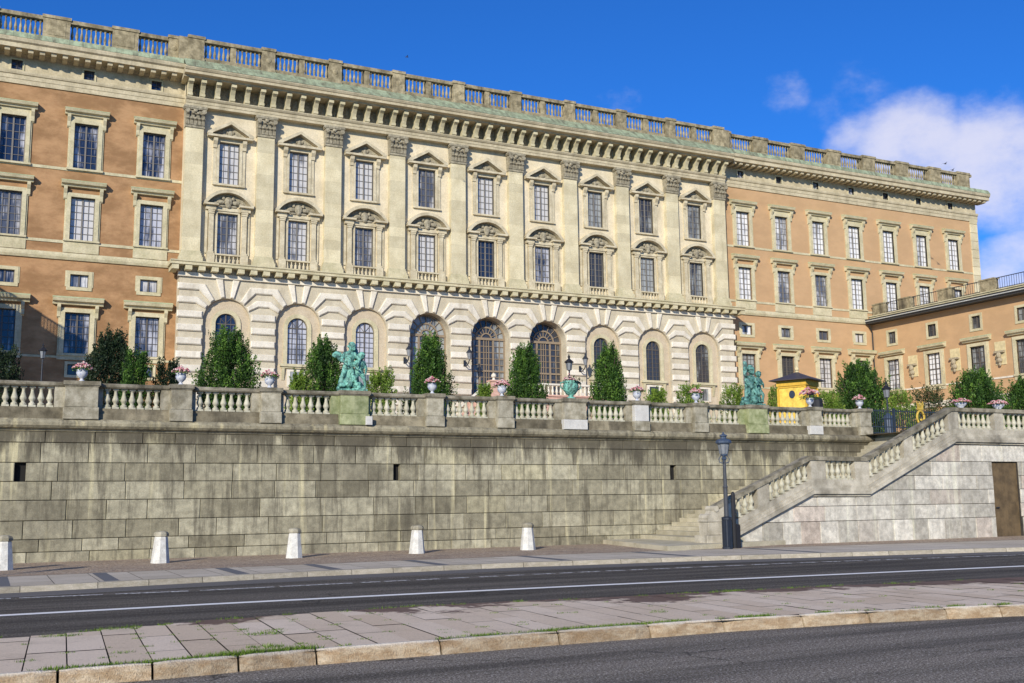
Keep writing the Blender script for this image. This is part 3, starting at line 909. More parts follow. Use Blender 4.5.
pil = None
for i in range(10):
    x = 5.3 * i
    m = MB(); rg = random.Random(i)
    z = 19.92
    while z < 29.2:
        h = min(rg.uniform(.75, 1.05), 29.27 - z); m.tone = rg.random(); m.bbox(x - .65, x + .65, 0, YW + .05, z, z + h, .006); z += h
    p = m.build('pilaster', 'pilaster', pal)
    b = MB(); b.box(x - .84, x + .84, -.2, YW, 18.93, 19.45); b.box(x - .78, x + .78, -.14, YW, 19.45, 19.6); b.box(x - .74, x + .74, -.1, YW, 19.6, 19.76); b.box(x - .69, x + .69, -.05, YW, 19.76, 19.92)
    b.build('pilaster_base', 'trim', p)
    if i == 0:
        cap0 = capital().build('capital', 'carved', None); cap0.parent = p; cap0.location = Vector((x, 0, 29.3)) - OFF[pal.name]
    else:
        c = cap0.copy(); COL.objects.link(c); c.parent = p; c.location = Vector((x, 0, 29.3)) - OFF[pal.name]


def upper_window(p):
    win = rect_window(1.5, 3.22, .2, .14, p, 'sash_grey', 4, 6, True, None, (.45, .2, .14), stone_='cream_trim')
    m = MB()
    for s in (-1, 1):   # side strips and brackets under the pediment
        m.box(s * 1.08 - .12, s * 1.08 + .12, -.09, .02, 0, 2.72)
        m.prism([(.02, 3.42), (-.42, 3.42), (-.40, 3.2), (-.2, 2.95), (-.18, 2.72), (.02, 2.70)], 'x', s * 1.08 - .15, s * 1.08 + .15)
    m.box(-1.25, 1.25, -.13, .02, 3.42, 3.5)
    m.box(-1.68, 1.68, -.52, .02, 3.5, 3.66)
    for s in (-1, 1):
        m.prism([(s * 1.70, 3.66), (s * 1.70, 3.82), (0, 4.78), (0, 4.55), (s * 1.35, 3.74), (s * 1.35, 3.66)], 'y', -.55, .02)
    m.build('pediment', 'cream_trim', win)
    m = MB(); m.prism([(-1.35, 3.66), (1.35, 3.66), (0, 4.5)], 'y', -.10, .02)
    m.ell((0, -.12, 3.94), (.2, .12, .24), 8, 6)
    for s in (-1, 1): m.ell((s * .42, -.1, 3.80), (.26, .08, .1), 8, 5); m.ell((s * .22, -.14, 4.02), (.09, .08, .14), 6, 5)
    m.build('tympanum', 'carved', win)
    return win


def lower_window(p):
    win = rect_window(1.5, 3.1, .14, .12, p, 'sash_grey', 4, 6, True, None, (.14, .06, .06), stone_='cream_trim')
    for s in (-1, 1):
        m = MB()
        m.box(s * 1.22 - .17, s * 1.22 + .17, -.24, .02, -.02, 3.0)
        m.box(s * 1.22 - .21, s * 1.22 + .21, -.29, .02, 2.98, 3.12); m.box(s * 1.22 - .24, s * 1.22 + .24, -.33, .02, 3.12, 3.24)
        m.box(s * 1.22 - .21, s * 1.22 + .21, -.29, .02, -.03, .12)
        m.box(s * 1.22 - .28, s * 1.22 + .28, -.4, .02, -.98, -.05)
        m.box(s * 1.55 - .09, s * 1.55 + .09, -.1, .02, -.02, 3.2)
        m.build('column', 'cream_trim', win)
    m = MB()
    for s in (-1, 1): m.box(s * 1.27 - .36, s * 1.27 + .36, -.36, .02, 3.25, 3.56); m.box(s * 1.3 - .52, s * 1.3 + .52, -.6, .02, 3.56, 3.70)
    m.box(-.9, .9, -.2, .02, 3.24, 3.5)
    R = (1.86 ** 2 + 1.12 ** 2) / (2 * 1.12); cz = 3.70 + 1.12 - R; a = math.asin(1.86 / R); a2 = math.asin(1.62 / (R - .24)) if 1.62 < R - .24 else a * .9
    outer = arc(0, cz, R, -a, a, 18); inner = arc(0, cz, R - .24, a2, -a2, 18)
    po = outer + [(1.62, 3.70)] + [q for q in inner if q[1] > 3.70] + [(-1.62, 3.70)]
    m.prism(po, 'y', -.58, .02)
    m.build('pediment', 'cream_trim', win)
    m = MB()
    m.prism([(-1.5, 3.70)] + [q for q in arc(0, cz, R - .26, -a2, a2, 12) if q[1] > 3.70] + [(1.5, 3.70)], 'y', -.08, .02)
    m.ell((0, -.2, 3.98), (.32, .2, .36), 8, 6); m.ell((0, -.26, 3.66), (.2, .14, .2), 8, 6)
    for s in (-1, 1):
        m.ell((s * .55, -.16, 3.92), (.34, .14, .17), 8, 5); m.ell((s * .98, -.14, 3.82), (.26, .11, .11), 8, 5); m.ell((s * .36, -.2, 4.22), (.13, .1, .14), 6, 5)
        m.ell((s * .4, -.2, 3.60), (.28, .1, .1), 8, 5)
    m.build('cartouche', 'carved', win)
    m = MB()
    m.box(-.95, .95, -.36, -.12, -.16, -.05); m.box(-.95, .95, -.36, -.12, -.98, -.86)
    for i in range(6):
        x = -.78 + 1.56 * i / 5
        m.lathe([(.055, -.86), (.095, -.70), (.10, -.62), (.055, -.42), (.045, -.3), (.06, -.16)], x, -.24, 8)
    m.build('window_balustrade', 'cream_trim', win)
    return win


place_mix(upper_window, [(x, 25.3) for x in BAYS], YW, ['pane', 'pane', 'pane', 'pane', 'pane', 'pane', 'pane_dark', 'pane_dark', 'pane_dark'])
place_mix(lower_window, [(x, 19.95) for x in BAYS], YW, ['pane', 'pane', 'pane', 'pane', 'pane_blue', 'pane_blue', 'pane_dark', 'pane_dark', 'pane_dark'])

# entablature of the centre block
m = MB(); X0, X1 = WL_X0 - .04, WL_X1 + .04
m.prism([(YW, 30.86), (-.10, 30.86), (-.10, 31.06), (-.14, 31.08), (-.14, 31.28), (-.22, 31.34), (-.3, 31.46), (-.3, 31.52), (YW, 31.52)], 'x', X0, X1)
m.build('centre_architrave', 'cornice', pal)
m = MB(); m.box(X0 + .1, X1 - .1, .46, YW + .3, 31.52, 32.86)
rg = random.Random(4)
m.build('centre_frieze', 'carved', pal)  # darker stone paints in extra shade under the cornice
m = MB()
m.prism([(YW + .4, 32.80), (-.80, 32.80), (-.82, 32.92), (-1.25, 32.95), (-1.25, 33.14), (-1.32, 33.18), (-1.42, 33.33), (-1.42, 33.38), (YW + .4, 33.5)], 'x', WL_X0 - .35, WL_X1 + .35)
m.build('centre_cornice', 'cornice', pal)
cons = None
cxs = []
for i in range(10):
    cxs += [5.3 * i - .45, 5.3 * i + .45]
    if i < 9: cxs += [5.3 * i + .45 + 1.1 * k for k in (1, 2, 3)]
for x in cxs:
    if cons is None:
        m = MB()
        m.prism([(.46, 0), (-.16, 0), (-.22, .12), (-.2, .3), (-.3, .55), (-.50, .84), (-.70, .96), (-.74, 1.1), (-.70, 1.275), (.46, 1.275)], 'x', -.16, .16)
        m.prism([(-.1, .02), (-.26, .1), (-.27, .28), (-.12, .32)], 'x', -.185, .185)
        m.prism([(-.55, .95), (-.77, .99), (-.79, 1.2), (-.55, 1.25)], 'x', -.19, .19)
        cons = m.build('console', 'trim', None)
        cons.parent = pal; cons.location = Vector((x, 0, 31.525)) - OFF[pal.name]
    else:
        c = cons.copy(); COL.objects.link(c); c.parent = pal; c.location = Vector((x, 0, 31.525)) - OFF[pal.name]
m = MB()   # carved reliefs in the paired gaps
for i in range(10):
    x = 5.3 * i
    for k in range(7): m.ell((x + rg.uniform(-.15, .15), .42, 31.75 + k * .14), (.1, .08, .11), 6, 5)
m.build('frieze_relief', 'carved', pal)

# copper edge roofs
m = MB()
for a, b, y in ((-40, WL_X0 - .33, -.57), (WL_X0 - .33, WL_X1 + .33, -1.44), (WL_X1 + .33, XE + .7, -.57)):
    z0 = 33.40 if y < -1 else 33.83
    yt = -.25 if y < -1 else .5
    lip = .22 if y < -1 else .48
    m.mesh([(a, y, z0), (b, y, z0), (b, y + .28, z0 + lip), (a, y + .28, z0 + lip), (a, yt, 34.40), (b, yt, 34.40)], [(0, 1, 2, 3), (3, 2, 5, 4)])
    x = a + .5
    while x < b:
        m.mesh([(x, y - .01, z0), (x + .05, y - .01, z0), (x + .05, y + .265, z0 + lip + .02), (x, y + .265, z0 + lip + .02), (x, yt, 34.44), (x + .05, yt, 34.44)], [(0, 1, 2, 3), (3, 2, 5, 4)]); x += .9
m.mesh([(XE + .7, -.57, 33.83), (XE + .7, 40, 33.83), (XE - .1, 40, 34.3), (XE - .1, .5, 34.3)], [(0, 1, 2, 3)])
m.face([(-40, -.25, 34.28), (XE, -.25, 34.28), (XE, 40, 34.6), (-40, 40, 34.6)])
m.build('roof', 'copper', pal, recalc=False)

# roof balustrade
rb = MB()
peds = []; groups = []
SP = 1.95
lx = [(-7.36 - 2.33 - 4.68 * k) for k in range(-1, 3)]
for k in range(5): peds.append((-2.70 - 2.33 - 4.66 * k, 1.8, .6))
for k in range(7): peds.append((RW[0] + 2.33 + 4.665 * k - (0 if k < 6 else .35), 1.75 if k < 6 else 1.8, .6))
peds.append((-.1, 1.15, -.2)); peds.append((47.8, 1.15, -.2)); peds.append((-1.6, .8, .45)); peds.append((49.3, .8, .45))
for i in range(1, 9): peds.append((5.3 * i, 1.0, -.2))
mids = [(2.65 + 5.3 * k, .42, -.05) for k in range(9)]
for x0_, x1_, y in ((-30, WL_X0, .7), (WL_X0, WL_X1, -.1), (WL_X1, XE - .6, .7)):
    rb.tone = .4
    rb.box(x0_, x1_, y, y + .45, 34.2, 34.72); rb.box(x0_, x1_, y - .06, y + .5, 35.92, 36.2)
rb.box(-1.35, -.45, -.18, 1.2, 34.2, 36.1); rb.box(48.15, 49.05, -.18, 1.2, 34.2, 36.1)
rbo = rb.build('roof_balustrade', 'dark_stone', pal)
for x, w, y in peds:
    m = MB(); m.tone = random.random()
    m.box(x - w / 2, x + w / 2, y, y + .75, 34.18, 36.08); m.box(x - w / 2 - .06, x + w / 2 + .06, y - .07, y + .8, 36.08, 36.3)
    m.box(x - w / 2 - .04, x + w / 2 + .04, y - .04, y + .78, 34.17, 34.6)
    if w > 1.5: m.box(x - w / 2 + .3, x + w / 2 - .3, y - .03, y + .1, 34.85, 35.9)
    if w < 1.1: m.ell((x, y, 35.3), (.22, .06, .22), 8, 6)
    m.build('pedestal', 'dark_stone', rbo)
for x, w, y in mids:
    m = MB(); m.tone = random.random(); m.box(x - w / 2, x + w / 2, y - .02, y + .5, 34.7, 35.93); m.build('post', 'dark_stone', rbo)
bx = []
allp = sorted([(x - w / 2, x + w / 2, y) for x, w, y in peds] + [(x - w / 2, x + w / 2, y) for x, w, y in mids])
for (a0, a1, ya), (b0, b1, yb) in zip(allp, allp[1:]):
    gap = b0 - a1
    if gap < .6: continue
    n = max(3, round(gap / .315)); y = .92 if (a1 < WL_X0 or a1 > WL_X1) else .12
    for k in range(n): bx.append((a1 + gap * (k + .5) / n, y))
bx = [b for b in bx if -14 < b[0] < 82.5]
bx.sort(key=lambda b: (b[0] - CAM.x) ** 2 + (b[1] - CAM.y) ** 2)
BPROF = [(.115, 0), (.115, .10), (.06, .14), (.10, .30), (.112, .42), (.085, .60), (.05, .80), (.045, .95), (.075, 1.02), (.10, 1.08), (.10, 1.2)]
m = MB(); m.lathe(BPROF, 0, 0, 8); b0 = m.build('baluster', 'dark_stone', None, smooth=False)
for i, (x, y) in enumerate(bx[:100]):
    o = b0 if i == 0 else b0.copy()
    if i: COL.objects.link(o)
    o.parent = rbo; o.location = Vector((x, y, 34.72)) - OFF[pal.name]
m = MB()
for x, y in bx[100:]: m.lathe(BPROF, x, y, 8, cz=34.72)
tag(m.build('baluster', 'dark_stone', rbo), kind='stuff')

# --- rusticated ground storey
YR = -0.35; ZS = 14.80; RN = 1.70; ZT = 18.3; ZB = TZ
NARC = 20


def arch_wall(m, x0, x1, cx, y, r, zs, z0, z1, depth):
    left = [(cx - r, z0)] + [(cx - r, zs)] + arc(cx, zs, r, -PI / 2, 0, NARC // 2)[1:]
    right = [(cx + r, z0), (cx + r, zs)] + arc(cx, zs, r, PI / 2, 0, NARC // 2)[1:]
    # strips from the opening out to the bay edges
    def strip(pts, xe):
        for p, q in zip(pts, pts[1:]):
            m.face([(p[0], y, p[1]), (xe, y, p[1]), (xe, y, q[1]), (q[0], y, q[1])])
    strip(left, x0); strip(right, x1)
    m.face([(x0, y, zs + r), (x1, y, zs + r), (x1, y, z1), (x0, y, z1)])
    for pts in (left, right):
        for p, q in zip(pts, pts[1:]): m.face([(p[0], y, p[1]), (q[0], y, q[1]), (q[0], y + depth, q[1]), (p[0], y + depth, p[1])])


XR0, XR1 = -.75, 48.45
m = MB()
for k, x in enumerate(BAYS):
    a = XR0 if k == 0 else x - 2.65; b = XR1 if k == 8 else x + 2.65
    arch_wall(m, a, b, x, YR, RN, ZS, ZB, ZT + .5, 1.0 if k in (3, 4, 5) else .30)
for xx in (XR0, XR1): m.face([(xx, YR, ZB), (xx, YO + .2, ZB), (xx, YO + .2, ZT + .5), (xx, YR, ZT + .5)])
m.build('rusticated_wall', 'rust_beige', pal, recalc=False)
# white raised blocks
blocks = MB(); rg = random.Random(9)
YF = YR - .17
ROWS = [15.42, 14.44, 13.46, 12.48, 11.50, 10.52, 9.54, 8.56]


def ray(cx, th, r): return (cx + r * math.sin(th), ZS + r * math.cos(th))


def at_z(cx, th, z): return (cx + (z - ZS) * math.tan(th), z)


rad = math.radians
for k in range(-1, 9):
    # pier between arch k and k+1 (k=-1 left end pier, k=8 right end pier)
    cl = BAYS[k] if k >= 0 else None; cr = BAYS[k + 1] if k < 8 else None
    xl = cl + RN if cl is not None else XR0 - .02; xr = cr - RN if cr is not None else XR1 + .02
    for z in ROWS:
        blocks.tone = rg.random()
        aL = 0.06 if cl is not None else -.12; aR = .06 if cr is not None else -.12
        blocks.cprism([(xl + aL, z - .50), (xr - aR, z - .50), (xr - aR, z), (xl + aL, z)], YF, YR + .01, .07)
    for zt, zb, t1, t2 in ((17.43, 16.95, 31.5, 43.5), (16.45, 15.98, 52, 62.5)):
        blocks.tone = rg.random()
        poly = []
        if cl is not None:
            top_l = at_z(cl, rad(t1), zt); bot_l = at_z(cl, rad(t2), zb)
            poly += [bot_l] + [ray(cl, rad(t2 + (t1 - t2) * i / 4), RN + .05) for i in range(5)] + [top_l]
        else: poly += [(XR0 - .02 - .12, zb), (XR0 - .14, zt)]
        if cr is not None:
            top_r = at_z(cr, -rad(t1), zt); bot_r = at_z(cr, -rad(t2), zb)
            poly += [top_r] + [ray(cr, -rad(t1 + (t2 - t1) * i / 4), RN + .05) for i in range(5)] + [bot_r]
        else: poly += [(XR1 + .14, zt), (XR1 + .14, zb)]
        blocks.cprism(poly[::-1], YF, YR + .01, .07)
for c in BAYS:
    for s in (-1, 1):
        blocks.tone = rg.random()
        blocks.cprism([ray(c, s * rad(6.5), RN + .05), at_z(c, s * rad(6.5), 17.86), at_z(c, s * rad(15.8), 17.86), ray(c, s * rad(15.8), RN + .05)][::(1 if s < 0 else -1)], YF, YR + .01, .06)
blocks.build('rustic_blocks', 'rust_white', pal)
m = MB(); m.box(XR0 - .14, XR1 + .14, YF + .02, YR, 17.95, 18.22); m.box(XR0 - .16, XR1 + .16, YF - .03, YR, 17.90, 17.97)
m.build('frieze_band', 'rust_white', pal)
# balcony ledge with blocks below
m = MB(); m.prism([(YW, 18.62), (-1.22, 18.62), (-1.22, 18.78), (-1.3, 18.84), (-1.3, 18.92), (YW, 18.94)], 'x', XR0 - .8, XR1 + .75)
m.build('balcony_ledge', 'trim', pal)
ledge_xs = []; x = XR0 - .45
while x < XR1 + .6: ledge_xs.append(x); x += .93
m = MB()
for x in ledge_xs: m.box(x - .235, x + .235, -1.14, YW, 18.27, 18.618)
m.build('ledge_blocks', 'trim', pal)
# niches with arched windows
def arch_poly(r, zs, z0, n=14): return [(-r, z0)] + [(q[0], q[1]) for q in arc(0, zs, r, -PI / 2, PI / 2, n)] + [(r, z0)]


def arched_window(p):
    zs = 14.65 - 11.9; r = .76   # origin at bottom of glass
    m = MB()
    # plastered niche back: ring between the big arch and the glass
    big = arch_poly(RN + .02, ZS - 11.9, ZB - 11.9, 14); sm = arch_poly(r + .30, zs, -.0, 14)
    for i in range(len(big) - 1): m.face([(big[i][0], 0, big[i][1]), (big[i + 1][0], 0, big[i + 1][1]), (sm[i + 1][0], 0, sm[i + 1][1]), (sm[i][0], 0, sm[i][1])])
    m.face([(big[0][0], 0, big[0][1]), (sm[0][0], 0, sm[0][1]), (sm[-1][0], 0, sm[-1][1]), (big[-1][0], 0, big[-1][1])])
    win = m.build('arched_window', 'niche', None, recalc=False)
    m = MB(); a = arch_poly(r + .30, zs, 0, 16); b = arch_poly(r, zs, 0, 16)
    for i in range(len(a) - 1):
        m.face([(a[i][0], -.10, a[i][1]), (a[i + 1][0], -.10, a[i + 1][1]), (b[i + 1][0], -.08, b[i + 1][1]), (b[i][0], -.08, b[i][1])])
        m.face([(a[i][0], -.10, a[i][1]), (a[i + 1][0], -.10, a[i + 1][1]), (a[i + 1][0], .01, a[i + 1][1]), (a[i][0], .01, a[i][1])])
        m.face([(b[i][0], -.08, b[i][1]), (b[i + 1][0], -.08, b[i + 1][1]), (b[i + 1][0], .2, b[i + 1][1]), (b[i][0], .2, b[i][1])])
    m.build('frame', 'trim', win, recalc=False)
    m = MB(); m.face([(q[0], .16, q[1]) for q in b]); m.build('pane', p, win, recalc=False)
    m = MB()
    for i in range(len(b) - 1):
        c = [(q[0] * .93, q[1] - (.05 if q[1] > .1 else 0)) for q in b]
        m.face([(b[i][0], .12, b[i][1]), (b[i + 1][0], .12, b[i + 1][1]), (c[i + 1][0], .12, c[i + 1][1]), (c[i][0], .12, c[i][1])])
    m.box(-.04, .04, .09, .15, 0, zs + r * .98)
    for sx in (-.38, .38): m.box(sx - .016, sx + .016, .11, .15, 0, zs + .62)
    for j in range(1, 8): m.box(-r, r, .112, .15, j * zs / 7 - .016, j * zs / 7 + .016)
    m.box(-r, r, .1, .15, zs - .04, zs + .04)
    for an in (-40, 40):
        t = rad(an); m.tube([(0, .13, zs), (r * math.sin(t), .13, zs + r * math.cos(t))], .02, 4)
    m.build('sash', 'sash_brown', win)
    m = MB(); m.box(-1.3, 1.3, -.28, .02, -.2, 0); m.box(-1.2, 1.2, -.16, .02, -.32, -.2)
    for s in (-1, 1): m.prism([(.02, -.32), (-.2, -.34), (-.15, -.7), (-.06, -1.2), (.02, -1.2)], 'x', s * 1.05 - .1, s * 1.05 + .1)
    m.build('sill', 'trim', win)
    m = MB(); m.box(-.75, -.5, -.08, .02, -1.7, -.4); m.box(.5, .75, -.08, .02, -1.7, -.4); m.box(-.5, .5, -.08, .02, -.55, -.4); m.box(-.5, .5, -.02, .01, -1.7, -.55)
    m.build('basement_frame', 'rust_white', win)
    m = MB(); m.box(-.48, .48, -.035, -.021, -1.6, -.56); m.build('basement_pane', 'pane_dark', win)
    return win


place_mix(arched_window, [(BAYS[k], 11.9) for k in (0, 1, 2, 6, 7, 8)], YR + .29, ['pane_blue', 'pane_blue', 'pane_blue', 'pane_dark', 'pane_dark', 'pane_dark'])


def arch_portal(p):
    z0 = 9.6; zs = ZS - z0; r = RN
    m = MB(); m.face([(q[0], .98, q[1]) for q in arch_poly(r, zs, 0, 18)])
    win = m.build('arched_door', 'void', None, recalc=False)
    m = MB(); m.face([(q[0], .94, q[1]) for q in arch_poly(r - .05, zs, 0, 18)]); m.build('pane', p, win, recalc=False)
    m = MB(); y0, y1 = .84, .92
    n = 16
    for ra, rb_ in ((r, r - .14), (r * .60, r * .53), (r * .30, r * .24)):
        o_ = arc(0, zs, ra, -PI / 2, PI / 2, n); i_ = arc(0, zs, rb_, -PI / 2, PI / 2, n)
        for a, b, c, d in zip(o_, o_[1:], i_[1:], i_): m.prism([a, b, c, d], 'y', y0, y1)
    for k in range(1, 8):
        t = -PI / 2 + PI * k / 8
        m.tube([(r * .28 * math.sin(t), .88, zs + r * .28 * math.cos(t)), (r * .93 * math.sin(t), .88, zs + r * .93 * math.cos(t))], .032, 4)
    m.box(-r, r, y0 - .03, y1, zs - .1, zs + .1)
    for x in (-r + .07, r - .07): m.box(x - .07, x + .07, y0 + .002, y1, 0, zs - .1)
    for x in (-.62, .62): m.box(x - .075, x + .075, y0 + .002, y1, 0, zs - .1)
    for x in (-1.18, -.22, .22, 1.18): m.box(x - .03, x + .03, y0 + .02, y1, 0, zs - .1)
    m.box(-.025, .025, y0 + .02, y1, 0, zs - .1)
    for j in range(1, 10):
        z = j * (zs - .1) / 10; t = .07 if j == 5 else .025
        m.box(-r, r, y0 + .03 if t < .05 else y0 - .01, y1, z - t, z + t)
    m.build('lattice', 'lattice', win)
    return win


place_mix(arch_portal, [(BAYS[k], 9.6) for k in (3, 4, 5)], YR, ['pane_dark'])

# --- low side wing that is a mirror of the right one; it lies left of the picture and throws the shade on the left windows
m = MB(); m.box(-34, -19.1, -12.6, 1.3, TZ, 19.2); m.box(-34, -18.55, -13.1, 1.3, 18.9, 19.3)
for k in range(5): m.box(-19.3, -18.85, -12.6 + 3.1 * k, -11.8 + 3.1 * k, 19.3, 20.4)
for k in range(56): m.box(-19.12, -19.05, -12.6 + .24 * k, -12.52 + .24 * k, 19.3, 20.4)
m.box(-19.14, -19.02, -12.6, 1, 20.36, 20.46)
m.build('side_wing', 'orange', pal)

# ------------------------------------------------------------------ right wing, at right angles to the front
wing = thing('palace_wing', 'lower orange wing with dark eaves and roof railing meeting the palace at right angles', 'building', (66.8, -12, TZ))
XW = 66.8
WY = [-1.6, -6.6, -11.6, -16.4, -21.4, -26.4]
m = MB(); hs = []
# in (y, z): built as an x-plane wall
def holed_wall_x(m, y0, y1, z0, z1, holes, x, depth=.3):
    t = MB(); holed_wall(t, y0, y1, z0, z1, holes, 0, depth)
    off = len(m.v)
    for f, tn in zip(t.f, t.t): m.face([(x + t.v[i][1], t.v[i][0], t.v[i][2]) for i in f])


for y in WY: hs += [(y - .48, y + .48, 16.45, 17.6), (y - .8, y + .8, 11.9, 14.85)]
holed_wall_x(m, -34, 1.2, TZ, 18.8, hs, XW)
m.box(XW + .32, 82, -34, .9, TZ, 18.8)
m.build('wall', 'orange', wing, recalc=False)


def wing_place(make, zs_, panes):
    proto = make(panes[0]); first = True
    for i, (y, z) in enumerate(zs_):
        loc = Vector((XW, y, z)) - OFF[wing.name]
        if first: c = proto; c.parent = wing; c.location = loc; first = False
        else: c = copy_tree(proto, wing, loc)
        c.rotation_euler = (0, 0, -PI / 2)
        for chd in c.children:
            if chd.name.startswith('pane'): chd.material_slots[0].link = 'OBJECT'; chd.material_slots[0].material = M[panes[i % len(panes)]]


wing_place(lambda p: rect_window(.96, 1.15, .22, .07, p, 'sash_brown', 2, 2, True), [(y, 16.45) for y in WY], ['pane_dark'])
wing_place(lambda p: rect_window(1.6, 2.95, .28, .16, p, 'sash_brown', 4, 6, True, (.15, 3.0, .40, .5), (.42, .16, .16), consoles=False, panel=.5, transom=3), [(y, 11.9) for y in WY], ['pane_pale', 'pane_pale', 'pane_dark', 'pane_dark'])
m = MB()
m.box(XW - .95, XW + 1, -34, .92, 18.66, 18.80)
m.prism([(XW - .95, 18.80), (XW - 1.03, 18.82), (XW - 1.03, 19.12), (XW - .9, 19.14), (XW + .3, 19.22), (XW + .3, 18.80)], 'y', -34, .9)
m.build('eaves', 'gutter_metal', wing)
m = MB(); m.box(XW - 1.06, XW - 1.032, -34, .9, 18.90, 18.97); m.build('gutter_edge', 'white_metal', wing)
m = MB(); m.box(XW - .35, XW + .6, -34, .9, 19.18, 19.42); m.box(XW - .45, XW + .7, -34, .92, 19.42, 19.52); m.build('parapet', 'trim', wing)
for y in (-.2, -3.6, -8.4, -13.2, -18, -23, -28):
    m = MB(); m.box(XW - .2, XW + .4, y - .75, y + .75, 19.52, 20.55); m.box(XW - .26, XW + .46, y - .8, y + .8, 20.55, 20.68); m.build('parapet_pedestal', 'dark_stone', wing)
m = MB()
for k in range(140):
    y = .6 - .245 * k; m.box(XW + .08, XW + .105, y - .012, y + .012, 19.52, 20.62)
m.box(XW + .06, XW + .13, -34, .8, 20.6, 20.66); m.box(XW + .07, XW + .12, -34, .8, 19.66, 19.71)
m.build('roof_railing', 'iron', wing)
m = MB(); m.box(XW - .12, XW, -34, .98, 9.8, 10.35); m.box(XW - .06, XW, -34, .98, 11.7, 11.85); m.build('base_band', 'rust_white', wing)
m = MB(); m.tube([(XW - .12, .85, TZ), (XW - .12, .85, 17.9), (XW - .8, .6, 18.66)], .07, 8); m.build('downpipe', 'gutter_metal', wing)
for y in (-4.05, -9.05, -13.95, -18.9, -23.9):
    m = MB(); m.box(XW - .06, XW, y - .55, y + .55, 12.9, 14.95)
    pq = m.build('plaque', 'plaque', wing)
    m = MB(); m.box(XW - .32, XW - .06, y - .5, y + .5, 13.95, 14.12)
    m.ell((XW - .3, y, 13.72), (.22, .22, .27), 8, 7); m.ell((XW - .24, y, 13.3), (.2, .3, .24), 8, 6); m.ell((XW - .2, y, 12.95), (.12, .14, .2), 8, 6)
    m.ell((XW - .42, y, 13.68), (.08, .07, .09), 6, 5)
    m.build('bust', 'stone_head', pq)

# ------------------------------------------------------------------ entrance stair in front of the arched doors
es = thing('entrance_stair', 'pink granite stair and balustraded landing in front of the arched doors', 'stair', (26, -3.5, TZ))
m = MB(); m.box(21.4, 31.6, -6, -.75, TZ, 9.55); m.box(21.3, 31.7, -6.1, -.75, 9.55, 9.68)
m.prism([(21.4, TZ), (21.4, 9.5), (15.0, TZ)], 'y', -6, -3.4); m.prism([(31.6, TZ), (31.6, 9.5), (38.0, TZ)], 'y', -6, -3.4)
m.build('landing', 'pink', es)
m = MB()
m.box(21.9, 31.1, -6.02, -5.75, 10.42, 10.56)
m.prism([(21.1, 10.35), (21.1, 10.5), (15.5, 6.1), (15.5, 5.95)], 'y', -6.02, -5.75); m.prism([(31.9, 10.35), (31.9, 10.5), (37.5, 6.1), (37.5, 5.95)], 'y', -6.02, -5.75)
m.build('handrail', 'rust_white', es)
for x in (21.5, 31.5):
    m = MB(); m.box(x - .34, x + .34, -6.2, -5.55, 9.3, 10.5); m.box(x - .42, x + .42, -6.28, -5.47, 10.5, 10.62); p_ = m.build('pier', 'pink', es)
    m = MB(); m.lathe([(.16, 10.61), (.1, 10.74), (.08, 10.8), (.19, 10.9), (.2, 11.0), (.12, 11.12), (.03, 11.18)], x, -5.88, 10); m.build('finial', 'rust_white', p_)
pb = None
for i, x in enumerate([22.2 + .36 * k for k in range(25)]):
    m = MB(); m.lathe([(.1, 9.68), (.06, 9.75), (.11, 9.95), (.06, 10.2), (.09, 10.42)], x, -5.88, 8); m.build('baluster', 'rust_white', es)
for s in (-1, 1):
    for k in range(12):
        x = 26.5 + s * (5.6 + .45 * k); z = 10.35 - .45 * k * .786 - .35
        m = MB(); m.lathe([(.1, z - .8), (.06, z - .7), (.11, z - .5), (.06, z - .2), (.09, z + .1)], x, -5.88, 8); m.build('baluster', 'pink', es)

# ------------------------------------------------------------------ retaining wall
YB = -44.5
rw = thing('retaining_wall', 'tall stained grey granite block wall below the terrace balustrade', 'wall', (0, YB, 0))
ZC = [0.05, 0.40, 0.76, 1.29, 1.87, 2.41, 2.95, 3.53, 3.86]


def block_courses(m, zs, x0, x1, y, lens, rg, holes=(), clip=None, j=.0075, depth=.3, warm=.07):
    for ci, (za, zb) in enumerate(zip(zs, zs[1:])):
        x = x0 - rg.uniform(0, lens[1])
        lo_, hi_ = lens
        if zb - za < .45: lo_, hi_ = lo_ * .8, hi_ * .85
        while x < x1:
            e = x + rg.uniform(lo_, hi_)
            a, b = max(x, x0), min(e, x1)
            x = e
            if b - a < .08: continue
            segs = [(a, b)]
            for h in holes:
                if h[2] < zb - .05 and h[3] > za + .05:
                    ns = []
                    for s_, t_ in segs:
                        if h[1] <= s_ or h[0] >= t_: ns.append((s_, t_))
                        else:
                            if h[0] - s_ > .06: ns.append((s_, h[0]))
                            if t_ - h[1] > .06: ns.append((h[1], t_))
                    segs = ns
            m.tone = rg.random(); m.tone2 = rg.random() if rg.random() < warm * 4 else 0.01
            yo = rg.uniform(-.012, .012)
            for s_, t_ in segs:
                if clip is None: m.bbox(s_ + j, t_ - j, y + yo, y + depth, za + j, zb - j, .014)
                else:
                    poly = clip(s_ + j, t_ - j, za + j, zb - j)
                    if poly and len(poly) > 2: m.cprism(poly, y + yo, y + depth, .012)


